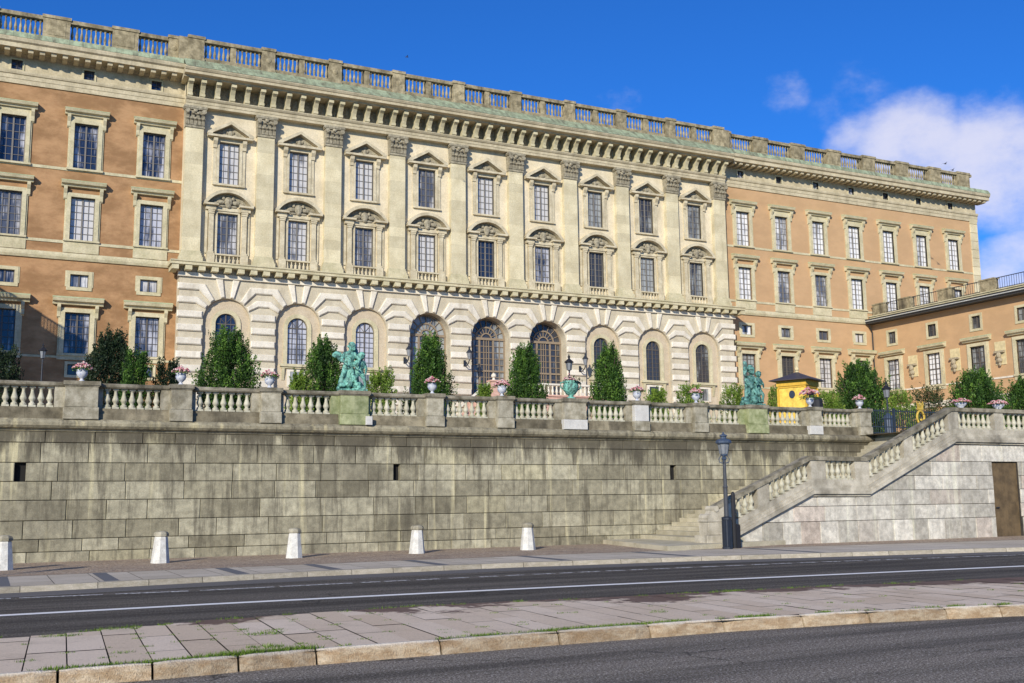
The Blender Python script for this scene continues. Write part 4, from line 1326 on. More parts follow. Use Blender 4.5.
m = MB(); m.box(-40, 20.8, YB + .2, YB + .8, 0, 3.9); m.build('joints', 'joint', rw)
m = MB(); rg = random.Random(21)
HOL = [(-11.78, -11.49, 2.41, 2.95), (-.32, -.1, 2.41, 2.95), (10.78, 11.0, 2.41, 2.95)]
block_courses(m, ZC, -40, 20.8, YB, (1.1, 2.1), rg, HOL)
m.build('granite_blocks', 'wall_block', rw)
m = MB()
for h in HOL: m.box(h[0], h[1], YB + .19, YB + .2, h[2], h[3])
m.build('drain_slot', 'void', rw)
m = MB(); rg = random.Random(2); x = -40
prof = [(YB + .5, 3.86), (YB - .03, 3.86), (YB - .07, 3.92), (YB - .17, 3.95), (YB - .24, 4.02), (YB - .25, 4.10), (YB - .21, 4.17), (YB - .12, 4.22), (YB + .5, 4.24)]
while x < 20.9:
    e = min(x + rg.uniform(1.5, 2.6), 20.9); m.tone = rg.random(); m.tone2 = rg.random() * .6; m.prism(prof, 'x', x, e - .008); x = e
m.build('coping', 'ledge', rw)

# ------------------------------------------------------------------ terrace balustrade
tb = thing('terrace_balustrade', 'grey stone balustrade with square pedestals along the top of the retaining wall', 'balustrade', (4, YB, 4.23))
PED = [(-12.95, .62), (-10.1, .92), (-7.25, .62), (-4.5, .62), (-1.75, .95), (1.1, .60), (3.75, .60), (6.55, .92), (9.4, .62), (12.1, .60), (14.85, .95), (17.8, .62), (20.5, .62)]
ZTOP = 5.33
rg = random.Random(12)
for (xa, wa), (xb, wb) in zip([(-30, .5)] + PED, PED):
    a, b = xa + wa / 2, xb - wb / 2
    n = max(1, round((b - a) / 1.1)); m = MB(); r_ = MB()
    for k in range(n):
        m.tone = rg.random(); r_.tone = rg.random()
        s_, t_ = a + (b - a) * k / n, a + (b - a) * (k + 1) / n - .005
        m.box(s_, t_, YB - .06, YB + .30, 4.21, 4.40); m.box(s_, t_, YB - .02, YB + .26, 4.40, 4.56)
        r_.prism([(YB + .30, 5.17), (YB - .02, 5.17), (YB - .06, 5.21), (YB - .06, 5.27), (YB - .02, 5.31), (YB + .28, 5.315)], 'x', s_, t_)
    m.build('plinth', 'plinthstone', tb); r_.build('handrail', 'rail', tb)
for i, (x, w) in enumerate(PED):
    mt = 'greenstone' if x in (-1.75, 14.85) else ('palestone' if x in (9.4,) else 'balustone')
    m = MB(); m.tone = rg.random()
    m.bbox(x - w / 2, x + w / 2, YB - .20, YB + .38, 4.575, 5.18, .012)
    p_ = m.build('pedestal', mt, tb)
    m = MB(); m.bbox(x - w / 2 - .03, x + w / 2 + .03, YB - .225, YB + .41, 4.215, 4.57, .012); m.build('pedestal_base', 'greenstone' if mt == 'greenstone' else ('palestone' if x in (6.55, 17.8) else 'balustone'), p_)
    m = MB(); m.box(x - w / 2 - .02, x + w / 2 + .02, YB - .22, YB + .40, 5.18, 5.22); m.box(x - w / 2 - .05, x + w / 2 + .05, YB - .25, YB + .43, 5.22, ZTOP + .01); m.build('pedestal_cap', 'rail', p_)
    m = MB()
    m.box(x - w / 2 - .27, x - w / 2, YB - .005, YB + .25, 4.565, 5.168)
    if i < len(PED) - 1:
        mq = MB(); mq.box(x + w / 2, x + w / 2 + .15, YB + .08, YB + .27, 4.565, 5.168); mq.build('half_pier', 'greenstone' if mt == 'greenstone' else 'balustone', p_)
    m.build('half_pier', 'greenstone' if mt == 'greenstone' else 'balustone', p_)


def baluster_mb(h, n=12, s=1.0):
    m = MB()
    m.box(-.10 * s, .10 * s, -.10 * s, .10 * s, 0, .055 * s)
    m.lathe([(.09 * s, .055), (.095 * s, .10 * h / .6), (.05 * s, .14 * h / .6), (.055 * s, .17 * h / .6), (.092 * s, .235 * h / .6), (.096 * s, .27 * h / .6), (.075 * s, .33 * h / .6), (.05 * s, .42 * h / .6),
             (.042 * s, .50 * h / .6), (.06 * s, .525 * h / .6), (.06 * s, .55 * h / .6)], 0, 0, n)
    m.box(-.085 * s, .085 * s, -.085 * s, .085 * s, h * .917, h)
    return m


bl = baluster_mb(.61).build('baluster', 'baluster', None); first = True
for (xa, wa), (xb, wb) in zip([(-15.8, .6)] + PED, PED):
    a, b = xa + wa / 2 + .16, xb - wb / 2 - .27; n = round((b - a) / .238)
    for k in range(n):
        o = bl if first else bl.copy()
        if not first: COL.objects.link(o)
        first = False
        o.parent = tb; o.location = Vector((a + (b - a) * (k + .5) / n, YB + .15, 4.56)) - OFF[tb.name]

# ------------------------------------------------------------------ outer staircase
YS = -49.2
st = thing('outer_staircase', 'stone stair rising right along the wall behind a sloping balustrade', 'staircase', (14, YS, 0.1))
CAPP = [(9.25, 1.46), (13.35, 3.13), (15.98, 3.11), (20.42, 5.03), (60, 5.03)]


def capz(x):
    for (xa, za), (xb, zb) in zip(CAPP, CAPP[1:]):
        if x <= xb: return za + (zb - za) * (x - xa) / (xb - xa)
    return CAPP[-1][1]


def sloped(m, d0, d1, y0, y1, x0=9.25, x1=60, seg=1.6, rg=random):
    xs = [x0]; x = x0
    brk = [p[0] for p in CAPP]
    while x < x1 - .01:
        nx = min(x + seg * rg.uniform(.8, 1.2), x1)
        for b in brk:
            if x + .01 < b < nx: nx = b
        xs.append(nx); x = nx
    for a, b in zip(xs, xs[1:]):
        m.tone = rg.random(); m.tone2 = rg.random() * .5
        za, zb = capz(a), capz(b)
        m.prism([(a, za + d0), (b - .004, zb + d0), (b - .004, zb + d1), (a, za + d1)], 'y', y0, y1)


rg = random.Random(31)
m = MB(); sloped(m, -.15, -.02, YS - .06, YS + .36, rg=rg); sloped(m, -.022, 0, YS - .02, YS + .32, rg=rg); m.build('handrail', 'rail', st)
m = MB(); sloped(m, -1.02, -.82, YS + .0, YS + .30, rg=rg); sloped(m, -1.12, -1.022, YS - .06, YS + .34, rg=rg); m.build('plinth', 'stairstone', st)
m = MB(); sloped(m, -1.20, -1.122, YS - .10, YS + .3, rg=rg); sloped(m, -1.32, -1.202, YS - .17, YS + .3, rg=rg); sloped(m, -1.40, -1.322, YS - .08, YS + .3, rg=rg); m.build('moulding', 'stairstone', st)
SP_ = [(11.25, .5), (13.72, .68), (15.75, .68), (18.09, .46), (20.5, .55), (22.98, .5), (25.6, .5), (28.2, .5), (30.8, .5)]
for x, w in SP_:
    m = MB(); m.tone = rg.random(); a, b = x - w / 2, x + w / 2
    pts = [a] + [p[0] for p in CAPP if a < p[0] < b] + [b]
    m.prism([(q, capz(q) - .825) for q in pts] + [(q, capz(q) - .148) for q in pts[::-1]], 'y', YS - .01, YS + .3); m.build('pier', 'stairstone', st)
sb = baluster_mb(.67, 12, 1.0).build('baluster', 'baluster', None); first = True
edges = [(9.75, .2)] + SP_
for (xa, wa), (xb, wb) in zip(edges, edges[1:]):
    a, b = xa + wa / 2 + .04, xb - wb / 2 - .04; n = max(1, round((b - a) / .27))
    if xa > 21: n = round((b - a) / .30)
    for k in range(n):
        x = a + (b - a) * (k + .5) / n
        o = sb if first else sb.copy()
        if not first: COL.objects.link(o)
        first = False
        o.parent = st; o.location = Vector((x, YS + .14, capz(x) - .82)) - OFF[st.name]


def clip_under(x0, x1, z0, z1):
    """block polygon cut by the line of the sloping moulding"""
    top = lambda x: capz(x) - 1.39
    xs = sorted({x0, x1} | {p[0] for p in CAPP if x0 < p[0] < x1})
    out = [(x0, z0), (x1, z0)]
    # sample the top edge
    n = 8; pts = []
    for i in range(n + 1):
        x = x1 + (x0 - x1) * i / n; z = min(z1, top(x))
        if z > z0 + .02: pts.append((x, z))
    if not pts: return None
    xl = min(p[0] for p in pts)
    # drop collinear
    cl_ = [pts[0]]
    for i in range(1, len(pts) - 1):
        d1 = (pts[i][1] - pts[i - 1][1]); d2 = (pts[i + 1][1] - pts[i][1])
        if abs(d1 - d2) > 1e-4: cl_.append(pts[i])
    if len(pts) > 1: cl_.append(pts[-1])
    poly = [(xl, z0), (x1, z0)] + [p for p in cl_ if p[1] > z0 + .001]
    if poly[-1][0] <= xl + 1e-6 and abs(poly[-1][1] - z0) < .02: poly = poly[:-1]
    return poly if len(poly) > 2 and x1 - xl > .05 else None


DOOR = (22.44, 23.9, .1, 2.97)
m = MB()
pts = [9.9, 13.35, 15.98, 20.42]
m.prism([(9.9, .0)] + [(q, max(.02, capz(q) - 1.41)) for q in pts] + [(22.44, 3.6), (22.44, 0)], 'y', YS + .05, YS + .3)
m.box(23.9, 60, YS + .05, YS + .3, 0, 3.6); m.box(22.44, 23.9, YS + .05, YS + .3, 2.97, 3.6)
m.build('wall_core', 'joint', st)
m = MB(); SZ = [.05, .86, 1.38, 1.92, 2.44, 2.97, 3.62]
block_courses(m, SZ[:2], 9.7, 60, YS, (.75, .95), rg, [DOOR], clip_under, warm=.2)
block_courses(m, SZ[1:], 9.7, 60, YS, (1.0, 1.9), rg, [DOOR], clip_under, warm=.06)
m.build('side_wall', 'stair_block', st)
m = MB()
for k in range(8):
    a = 22.44 + 1.46 * k / 8; m.box(a + .003, a + 1.46 / 8 - .003, YS + .12, YS + .17, .1, 2.96)
m.box(22.44, 23.9, YS + .171, YS + .2, .1, 2.97)
dr = m.build('door', 'door_brown', st)
m = MB(); m.tube([(22.6, YS + .10, 1.2), (22.6, YS + .06, 1.22), (22.74, YS + .06, 1.22)], .02, 6); m.build('handle', 'iron', dr)
# steps
m = MB(); m.tone = .7
m.prism([(7.7, YB), (6.5, -50.35), (8.85, -49.95), (13, -49.0), (13, YB)], 'z', .0, .26); m.build('step', 'step', st)
m = MB(); m.tone = .4; m.prism([(9.3, YB), (9.0, -49.3), (13, -49.0), (13, YB)], 'z', .255, .40); m.build('step', 'step', st)
for k in range(12):
    m = MB(); m.tone = rg.random(); x = 10.0 + .355 * k; m.box(x, x + 7, -48.85 if k < 3 else -48.9, YB + .02, .40 + .145 * k, .40 + .145 * (k + 1)); m.build('step', 'step', st)
for k in range(14):
    m = MB(); m.tone = rg.random(); x = 18.5 + .20 * k; m.box(x, 21.4, -48.9, YB + .02, 2.14 + .151 * k, 2.14 + .151 * (k + 1)); m.build('step', 'step', st)
m = MB(); m.tone = .5; m.box(21.2, 27, -48.85, YB + .25, 3.0, TZ - .006); m.build('upper_landing', 'step', st)
# newel with scroll
m = MB(); m.tone = .8
m.bbox(8.72, 9.62, YS - .2, YS + .5, .10, .50, .02); m.bbox(8.86, 9.6, YS - .1, YS + .42, .50, .98, .02); m.box(8.82, 9.62, YS - .13, YS + .45, .94, 1.0)
m.prism([(8.84, 1.0), (9.9, 1.0), (9.9, capz(9.9) - .15), (9.5, 1.42), (9.12, 1.30), (9.06, 1.2), (8.98, 1.1)], 'y', YS - .06, YS + .36)
for z_, x_, r0 in ((1.08, 8.95, .12), (1.36, 9.2, .10)):
    n0 = len(m.v); m.lathe([(.03, 0), (r0, 0), (r0, .5), (.03, .5)], 0, 0, 12); m.v[n0:] = [(x_ + q[0], YS - .1 + q[2], z_ + q[1]) for q in m.v[n0:]]
m.build('newel', 'stairstone', st)

# ------------------------------------------------------------------ iron fence with gilt monogram
fe = thing('iron_fence', 'blue-grey iron fence between the last balustrade pedestal and the stair top', 'fence', (23.5, -44.4, TZ))
m = MB()
x = 20.95
while x < 26.5: m.box(x - .012, x + .012, -44.41, -44.385, 4.3, 5.38); x += .125
for z in (4.36, 4.62, 5.3): m.box(20.9, 26.5, -44.42, -44.375, z - .02, z + .02)
m.build('bars', 'fence_iron', fe)
m = MB()
for x in (20.98, 22.4, 25.2, 26.5): m.box(x - .045, x + .045, -44.45, -44.35, TZ, 5.42)
m.build('fence_posts', 'fence_iron', fe)
mg = MB()
n0 = 0
R1, R2 = .23, .33
pr = [(23.86 + .21 * math.cos(2 * PI * i / 20), -44.5, 5.06 + .29 * math.sin(2 * PI * i / 20)) for i in range(21)]
mg.tube(pr, .05, 6)
mg.ell((23.9, -44.5, 4.96), (.07, .04, .06), 8, 6)
mg.box(23.70, 24.02, -44.54, -44.46, 5.40, 5.46)
for k in range(5):
    x = 23.72 + .07 * k; h = .26 if k % 2 == 0 else .2
    mg.tube([(x, -44.5, 5.46), (x + (k - 2) * .02, -44.52, 5.46 + h * .7), (x + (k - 2) * .012, -44.5, 5.46 + h)], [.02, .022, .012], 6)
    mg.ell((x + (k - 2) * .015, -44.5, 5.47 + h), .03, 6, 5)
mg.build('gilt_monogram', 'gold', fe, smooth=False)

# ------------------------------------------------------------------ lamps


def terrace_lamp(x, y, top, label, post='iron', foot=False):
    t = thing('terrace_lamp', label, 'street lamp', (x, y, TZ), 'black lanterns on the terrace')
    h = top - TZ
    m = MB(); m.lathe([(.16, 0), (.16, .12), (.10, .2), (.09, .8), (.06, .9), (.05, 1.1), (.035, h - .85), (.07, h - .8)], x, y, 10, cz=TZ)
    m.build('post', post, t)
    z = TZ + h - .8
    m = MB(); m.lathe([(.10, 0), (.11, .02), (.155, .36), (.15, .37)], x, y, 6, cz=z); m.build('lantern_glass', 'lamp_glass', t)
    m = MB(); m.lathe([(.22, .37), (.23, .40), (.12, .50), (.06, .55), (.05, .61), (.075, .64), (.025, .73), (.01, .80)], x, y, 8, cz=z)
    for k in range(6):
        a = 2 * PI * (k + .5) / 6; m.tube([(x + .11 * math.cos(a), y + .11 * math.sin(a), z), (x + .16 * math.cos(a), y + .16 * math.sin(a), z + .37)], .010, 4)
    m.build('lantern_cap', 'black', t)
    if foot:
        m = MB(); m.lathe([(.30, 0), (.30, .1), (.22, .16), (.20, .9), (.26, .96), (.2, 1.05), (.06, 1.2)], x, y, 8, cz=TZ); m.build('foot', 'lamp_blue', t)
    return t


terrace_lamp(-10.26, -20, 9.85, 'dark lantern on a post in the shade beside the leftmost urn')
terrace_lamp(12.30, -34, 8.62, 'black lantern rising behind the big green urn')
terrace_lamp(24.5, -42, 6.98, 'black lantern behind the iron fence near the gilt crown', foot=True)

sl_ = thing('street_lamp', 'old street lamp with blue hood and dark base box at the foot of the stair', 'street lamp', (8.76, -50.4, .11))
x, y, z = 8.76, -50.4, .11
m = MB(); m.lathe([(.085, 0), (.085, .9), (.10, .95), (.075, 1.02), (.068, 1.9), (.085, 1.95), (.06, 2.0), (.05, 2.85)], x, y, 12, cz=z); m.build('post', 'lamp_post', sl_)
m = MB()
for k in range(10):
    a = 2 * PI * k / 10; m.box(x + .12 * math.cos(a) - .025, x + .12 * math.cos(a) + .025, y + .12 * math.sin(a) - .025, y + .12 * math.sin(a) + .025, z, z + 1.0)
m.lathe([(.17, 0), (.17, .06), (.135, .08), (.135, .9), (.16, .92), (.16, .98), (.08, 1.02)], x, y, 12, cz=z); m.build('base_box', 'iron', sl_)
m = MB(); m.lathe([(.04, 2.78), (.09, 2.84), (.05, 2.92), (.12, 2.95), (.12, 2.99)], x, y, 10, cz=z)
for k in range(4):
    a = PI / 4 + PI / 2 * k; c_, s_ = math.cos(a), math.sin(a)
    m.tube([(x + .04 * c_, y + .04 * s_, z + 2.7), (x + .15 * c_, y + .15 * s_, z + 2.74), (x + .17 * c_, y + .17 * s_, z + 2.84), (x + .1 * c_, y + .1 * s_, z + 2.94)], .016, 5)
m.build('lantern_cradle', 'lamp_blue', sl_)
m = MB(); m.lathe([(.10, 2.99), (.13, 3.0), (.19, 3.34), (.18, 3.35)], x, y, 8, cz=z); m.build('lantern_glass', 'lamp_glass', sl_)
m = MB(); m.lathe([(.25, 3.33), (.265, 3.36), (.26, 3.41), (.20, 3.46), (.10, 3.49), (.09, 3.55), (.13, 3.57), (.12, 3.60), (.04, 3.64), (.02, 3.70)], x, y, 10, cz=z)
for k in range(8):
    a = 2 * PI * (k + .5) / 8; m.tube([(x + .13 * math.cos(a), y + .13 * math.sin(a), z + 3.0), (x + .19 * math.cos(a), y + .19 * math.sin(a), z + 3.34)], .01, 4)
m.build('lantern_hood', 'lamp_blue', sl_)
for x_, y_, lab in ((-16.0, -54.45, 'street lamp just outside the left edge, its thin shadow lies on the far pavement'),):
    c = copy_tree(sl_, None, Vector((x_, y_, .13))); c['label'] = lab; pass
tp = thing('service_post', 'short black service post with a box beside the street lamp', 'post', (9.28, -50.15, .11))
m = MB(); m.lathe([(.07, 0), (.07, 1.68), (.055, 1.76), (.02, 1.8)], 9.24, -50.15, 10, cz=.11); m.build('post', 'black', tp)
m = MB(); m.box(9.24, 9.40, -50.26, -50.04, .11, .80); m.prism([(9.24, .80), (9.40, .80), (9.38, .86), (9.24, .88)], 'y', -50.26, -50.04); m.build('box', 'black', tp)

# wall lanterns
for x, lab in ((16.35, 'black wall lantern on the pier left of the arched doors'), (21.45, 'black wall lantern on the pier between the first two arched doors'), (32.05, 'black wall lantern on the pier right of the arched doors')):
    t = thing('wall_lantern', lab, 'lantern', (x, YR - .17, 12.6), 'lanterns on the rusticated piers')
    m = MB(); y0 = YR - .17
    m.box(x - .1, x + .1, y0 - .05, y0, 12.3, 12.8); m.tube([(x, y0, 12.4), (x, y0 - .4, 12.3), (x, y0 - .8, 12.5), (x, y0 - .95, 12.75)], .045, 6); m.tube([(x, y0, 12.75), (x, y0 - .5, 12.5)], .03, 6)
    m.build('bracket', 'iron', t)
    m = MB(); m.lathe([(.12, 0), (.22, .5), (.2, .52)], x, y0 - .95, 6, cz=12.78); m.build('lantern_glass', 'lamp_glass', t)
    m = MB(); m.lathe([(.28, .5), (.12, .72), (.06, .8), (.08, .9), (.02, 1.02)], x, y0 - .95, 6, cz=12.78); m.build('lantern_cap', 'iron', t)

# ------------------------------------------------------------------ bollards
BOL = [(-11.99, -47.8, 'leftmost white stone bollard, cut by the edge of the photo'), (-8.05, -47.03, 'second white stone bollard from the left'), (-4.24, -46.81, 'third white stone bollard from the left, the middle one'),
       (-.32, -46.65, 'fourth white stone bollard from the left'), (3.46, -46.84, 'rightmost white stone bollard, nearest the stair')]
bt = None
for i, (x, y, lab) in enumerate(BOL):
    if bt is None:
        bt = thing('bollard', lab, 'bollard', (x, y, PZ), 'white stone bollards along the wall', local=True)
        m = MB(); n = 8
        m.lathe([(.255, 0), (.25, .03), (.175, .70), (.165, .72)], 0, 0, 8); m.build('shaft', 'white_paint', bt)
        m = MB(); m.lathe([(.165, .72), (.20, .74), (.205, .80), (.17, .85), (.10, .875)], 0, 0, 8); m.build('cap', 'balustone', bt)
        cur = bt
    else: cur = copy_tree(bt, None, Vector((x, y, PZ)))
    cur.rotation_euler = (random.uniform(-.02, .02), random.uniform(-.02, .02), random.uniform(-.2, .2)); cur['label'] = lab

# ------------------------------------------------------------------ flower urns
def petals(rg, n, R, H, z0):
    m = MB()
    for _ in range(n):
        a = rg.uniform(0, 2 * PI); r = R * math.sqrt(rg.random()); h = H * (1 - (r / R) ** 2 * .8) * rg.uniform(.55, 1.05)
        c = Vector((r * math.cos(a), r * math.sin(a), z0 + h)); m.tone = rg.random(); s = rg.uniform(.018, .036)
        m.ell(c, (s, s, s * .7), 5, 4)
    return m


def leaves(rg, n, R, H, z0, size=.06):
    m = MB()
    for _ in range(n):
        a = rg.uniform(0, 2 * PI); r = R * math.sqrt(rg.random()); h = H * rg.uniform(-.15, .8) * (1 - (r / R) ** 2 * .6)
        c = Vector((r * math.cos(a), r * math.sin(a), z0 + h)); d = Vector((rg.gauss(0, 1), rg.gauss(0, 1), rg.gauss(.4, 1))).normalized(); b = d.orthogonal().normalized()
        m.tone = rg.random(); s = size * rg.uniform(.6, 1.2); e = d * s; f = b * s * .4
        m.face([c, c + e * .5 + f, c + e, c + e * .5 - f])
    return m


URNS = [(-10.1, 'flower urn on the wide pedestal at far left'), (-7.25, 'flower urn in front of the left end of the white blocks'), (-4.5, 'flower urn on the pedestal just left of the bronze pair'),
        (1.1, 'flower urn in front of the tree right of the bronze pair'), (3.75, 'flower urn beside the pink stair pier'), (9.4, 'flower urn on the white marble-like pedestal'),
        (12.1, 'flower urn on the pedestal left of the helmeted bronze group'), (17.8, 'bushy flower urn in front of the yellow hut'), (20.5, 'flower urn on the last pedestal before the iron fence')]
uproto = None
for i, (x, lab) in enumerate(URNS):
    lab = 'white and blue ' + lab
    loc = Vector((x, YB + .12, ZTOP + .01))
    if uproto is None:
        uproto = thing('flower_urn', lab, 'urn', loc, 'white flower urns on the balustrade', local=True)
        m = MB(); m.lathe([(.10, 0), (.11, .02), (.05, .07), (.045, .10), (.07, .12), (.14, .19), (.165, .27), (.15, .34), (.17, .37), (.165, .385)], 0, 0, 14); m.build('urn', 'urn', uproto, smooth=True)
        petals(random.Random(1), 110, .29, .24, .37).build('flowers', 'petal', uproto); leaves(random.Random(2), 190, .31, .2, .36).build('leaves', 'leaf', uproto)
        cur = uproto; fl = [c for c in uproto.children if c.name.startswith('flowers')][0].data
    else:
        cur = copy_tree(uproto, None, loc)
        big = 1.45 if i == 7 else 1.0
        cur.scale = (1, 1, 1)
        for c in cur.children:
            if c.name.startswith('flowers'): c.rotation_euler = (0, 0, i * 1.3); c.scale = (big, big, 1 + (big - 1) * .8)
            if c.name.startswith('leaves'): c.rotation_euler = (0, 0, i * .9); c.scale = (big, big, 1)
    cur['label'] = lab
for x, lab in ((21.12, 'shallow white bowl of pink flowers on the stair balustrade in front of the round tree'), (23.2, 'shallow white bowl of pink flowers at the right end of the stair balustrade')):
    t = thing('flower_bowl', lab, 'flower bowl', (x, YS + .14, 5.03), 'flower bowls on the stair balustrade')
    m = MB(); m.lathe([(.12, 0), (.10, .03), (.2, .10), (.24, .18), (.22, .19)], x, YS + .14, 14, cz=5.03); m.build('bowl', 'urn', t, smooth=True)
    a = petals(random.Random(int(x)), 120, .40, .2, .18); a.v = [(q[0] + x, q[1] + YS + .14, q[2] + 5.03) for q in a.v]; a.build('flowers', 'petal', t)
    a = leaves(random.Random(int(x) + 1), 160, .42, .16, .18); a.v = [(q[0] + x, q[1] + YS + .14, q[2] + 5.03) for q in a.v]; a.build('leaves', 'leaf', t)
gu = thing('bronze_urn', 'large green bronze urn with ring handles and dark leaves on the pale pedestal', 'urn', (6.55, YB + .12, ZTOP + .01))
x, y, z = 6.55, YB + .12, ZTOP + .01
m = MB(); m.lathe([(.17, 0), (.18, .04), (.09, .09), (.09, .13), (.17, .18), (.27, .32), (.29, .5), (.26, .58), (.31, .64), (.30, .66)], x, y, 16, cz=z)
gub = m.build('urn_body', 'bronze', gu, smooth=True)
m = MB()
for s in (-1, 1): m.tube([(x + s * .26, y, z + .34), (x + s * .42, y, z + .42), (x + s * .42, y, z + .6), (x + s * .29, y, z + .6)], .03, 6)
m.build('handle', 'bronze', gu)
a = leaves(random.Random(8), 170, .34, .34, .58, .10); a.v = [(q[0] + x + .08, q[1] + y, q[2] + z) for q in a.v]; a.build('leaves', 'leaf_dark', gu)
a = petals(random.Random(18), 40, .25, .3, .62); a.v = [(q[0] + x - .05, q[1] + y, q[2] + z) for q in a.v]; a.build('flowers', 'petal', gu)
wb = MB(); wb.bbox(-1.28 - .12, -1.28 + .10, YB - .32, YB - .235, 4.215, 4.50, .01); o = wb.build('marker_stone', 'palestone'); tag(o, 'small white marker stone at the foot of the left bronze pedestal', 'stone')

# ------------------------------------------------------------------ bronze statues (one fused surface each)


def cap_(m, a, b, ra, rb_, n=8):
    m.tube([a, b], [ra, rb_], n); m.ell(a, ra, n, 6); m.ell(b, rb_, n, 6)


def figure(m, J, s, fat=1.0):
    """J: dict of joint positions; s: head radius scale. One overlapping skin, fused afterwards"""
    H = s
    hd = Vector(J['head'])
    m.ell(hd, (H * .86, H * .95, H * 1.1), 12, 9)
    f = Vector(J.get('face', (0, -1, 0)))
    m.ell(hd + f * H * .92 + Vector((0, 0, -H * .1)), (H * .16, H * .18, H * .22), 6, 5)      # nose
    m.ell(hd + f * H * .6 + Vector((0, 0, -H * .62)), (H * .42, H * .36, H * .34), 8, 6)       # jaw
    sd = f.cross(Vector((0, 0, 1)))
    for q in (-1, 1):
        m.ell(hd + f * H * .72 + sd * q * H * .38 + Vector((0, 0, H * .22)), (H * .2, H * .16, H * .1), 6, 5)   # brow
        m.ell(hd + sd * q * H * .88 - Vector((0, 0, H * .1)), (H * .14, H * .2, H * .26), 6, 5)
    rg = random.Random(int(abs(hd.x) * 1000))
    for _ in range(14):
        d = Vector((rg.gauss(0, 1), rg.gauss(0, 1), abs(rg.gauss(.5, .8)))).normalized()
        if d.dot(f) < .55: m.ell(hd + d * H * .9, H * .28, 6, 5)
    ch, pe = Vector(J['chest']), Vector(J['pelvis'])
    cap_(m, hd - Vector((0, 0, H * .7)), ch + Vector((0, 0, H * .9)), H * .5, H * .55)
    m.ell(ch, (H * 1.35 * fat, H * .95 * fat, H * 1.35), 12, 8); m.ell((ch + pe) / 2, (H * 1.1 * fat, H * .9 * fat, H * 1.2), 12, 8); m.ell(pe, (H * 1.25 * fat, H * .98 * fat, H * 1.0), 12, 8)
    for side in ('l', 'r'):
        sh, el, ha = (Vector(J[side + k]) for k in ('sh', 'el', 'ha'))
        cap_(m, sh, el, H * .52, H * .38); cap_(m, el, ha, H * .38, H * .25); m.ell(ha, (H * .34, H * .3, H * .3), 8, 6)
        for k in range(4): cap_(m, ha, ha + (ha - el).normalized() * H * .55 + sd * H * (.2 - .13 * k), H * .11, H * .09, 5)
        hp, kn, an = (Vector(J[side + k]) for k in ('hp', 'kn', 'an'))
        cap_(m, hp, kn, H * .72, H * .5); cap_(m, kn, an, H * .5, H * .3); m.ell(an + f * H * .4 - Vector((0, 0, H * .1)), (H * .35, H * .6, H * .26), 8, 6)


def finish_statue(m, t, name='figures', vox=.017, mat='bronze'):
    o = m.build(name, mat, t, smooth=True, recalc=False)
    r = o.modifiers.new('fuse', 'REMESH'); r.mode = 'VOXEL'; r.voxel_size = vox; r.use_smooth_shade = True
    sm = o.modifiers.new('soften', 'SMOOTH'); sm.factor = .5; sm.iterations = 2
    return o


def rock(m, x0, x1, y, z, h, rg):
    for _ in range(26):
        m.ell((rg.uniform(x0, x1), y + rg.uniform(-.18, .18), z + rg.uniform(0, h)), (rg.uniform(.08, .17), rg.uniform(.08, .16), rg.uniform(.06, .12)), 7, 5)


PX, PY, PZ0 = -1.75, YB + .12, ZTOP + .01
t1 = thing('bronze_statue', 'green bronze pair of winged child figures on a rock, on the lime-green pedestal', 'statue', (PX, PY, PZ0), 'bronze groups on the balustrade')
V = lambda x, y, z: (PX + x, PY + y, PZ0 + z)
m = MB(); rg = random.Random(3); m.box(PX - .46, PX + .46, PY - .24, PY + .24, PZ0, PZ0 + .07); rock(m, PX - .42, PX + .42, PY, PZ0 + .05, .2, rg)
finish_statue(m, t1, 'rock_base')
m = MB()
figure(m, dict(head=V(-.03, -.05, 1.50), face=(.45, -.85, -.1), chest=V(-.10, 0, 1.17), pelvis=V(-.14, 0, .84), lsh=V(-.27, 0, 1.25), lel=V(-.42, -.08, 1.02), lha=V(-.26, -.2, .88), rsh=V(.06, -.02, 1.25), rel=V(.2, -.14, 1.06), rha=V(.12, -.22, .9),
               lhp=V(-.24, 0, .78), lkn=V(-.36, -.1, .5), lan=V(-.38, 0, .2), rhp=V(-.06, -.02, .78), rkn=V(-.02, -.16, .48), ran=V(-.05, -.08, .18)), .145, 1.05)
figure(m, dict(head=V(.29, -.08, 1.20), face=(-.5, -.85, -.1), chest=V(.26, -.02, .92), pelvis=V(.24, 0, .64), lsh=V(.12, -.04, .99), lel=V(.02, -.16, .84), lha=V(.12, -.24, .72), rsh=V(.40, 0, .98), rel=V(.47, -.05, .76), rha=V(.40, -.18, .60),
               lhp=V(.16, -.02, .58), lkn=V(.06, -.2, .42), lan=V(.08, -.16, .16), rhp=V(.33, 0, .58), rkn=V(.36, -.18, .40), ran=V(.42, -.1, .16)), .125, 1.05)
for k in range(6):   # wings and loose drapery
    m.ell(V(-.38 - .035 * k, .1, 1.12 + .07 * k - .01 * k * k), (.13, .035, .10), 8, 5, Matrix.Rotation(-.6, 3, 'Y'))
    m.ell(V(.14 + .02 * k, .12, 1.38 - .09 * k), (.10, .04, .09), 8, 5)
    cap_(m, V(-.3 + .08 * k, -.02, .74), V(-.42 + .12 * k, -.03, .28), .05, .075, 6)
finish_statue(m, t1)

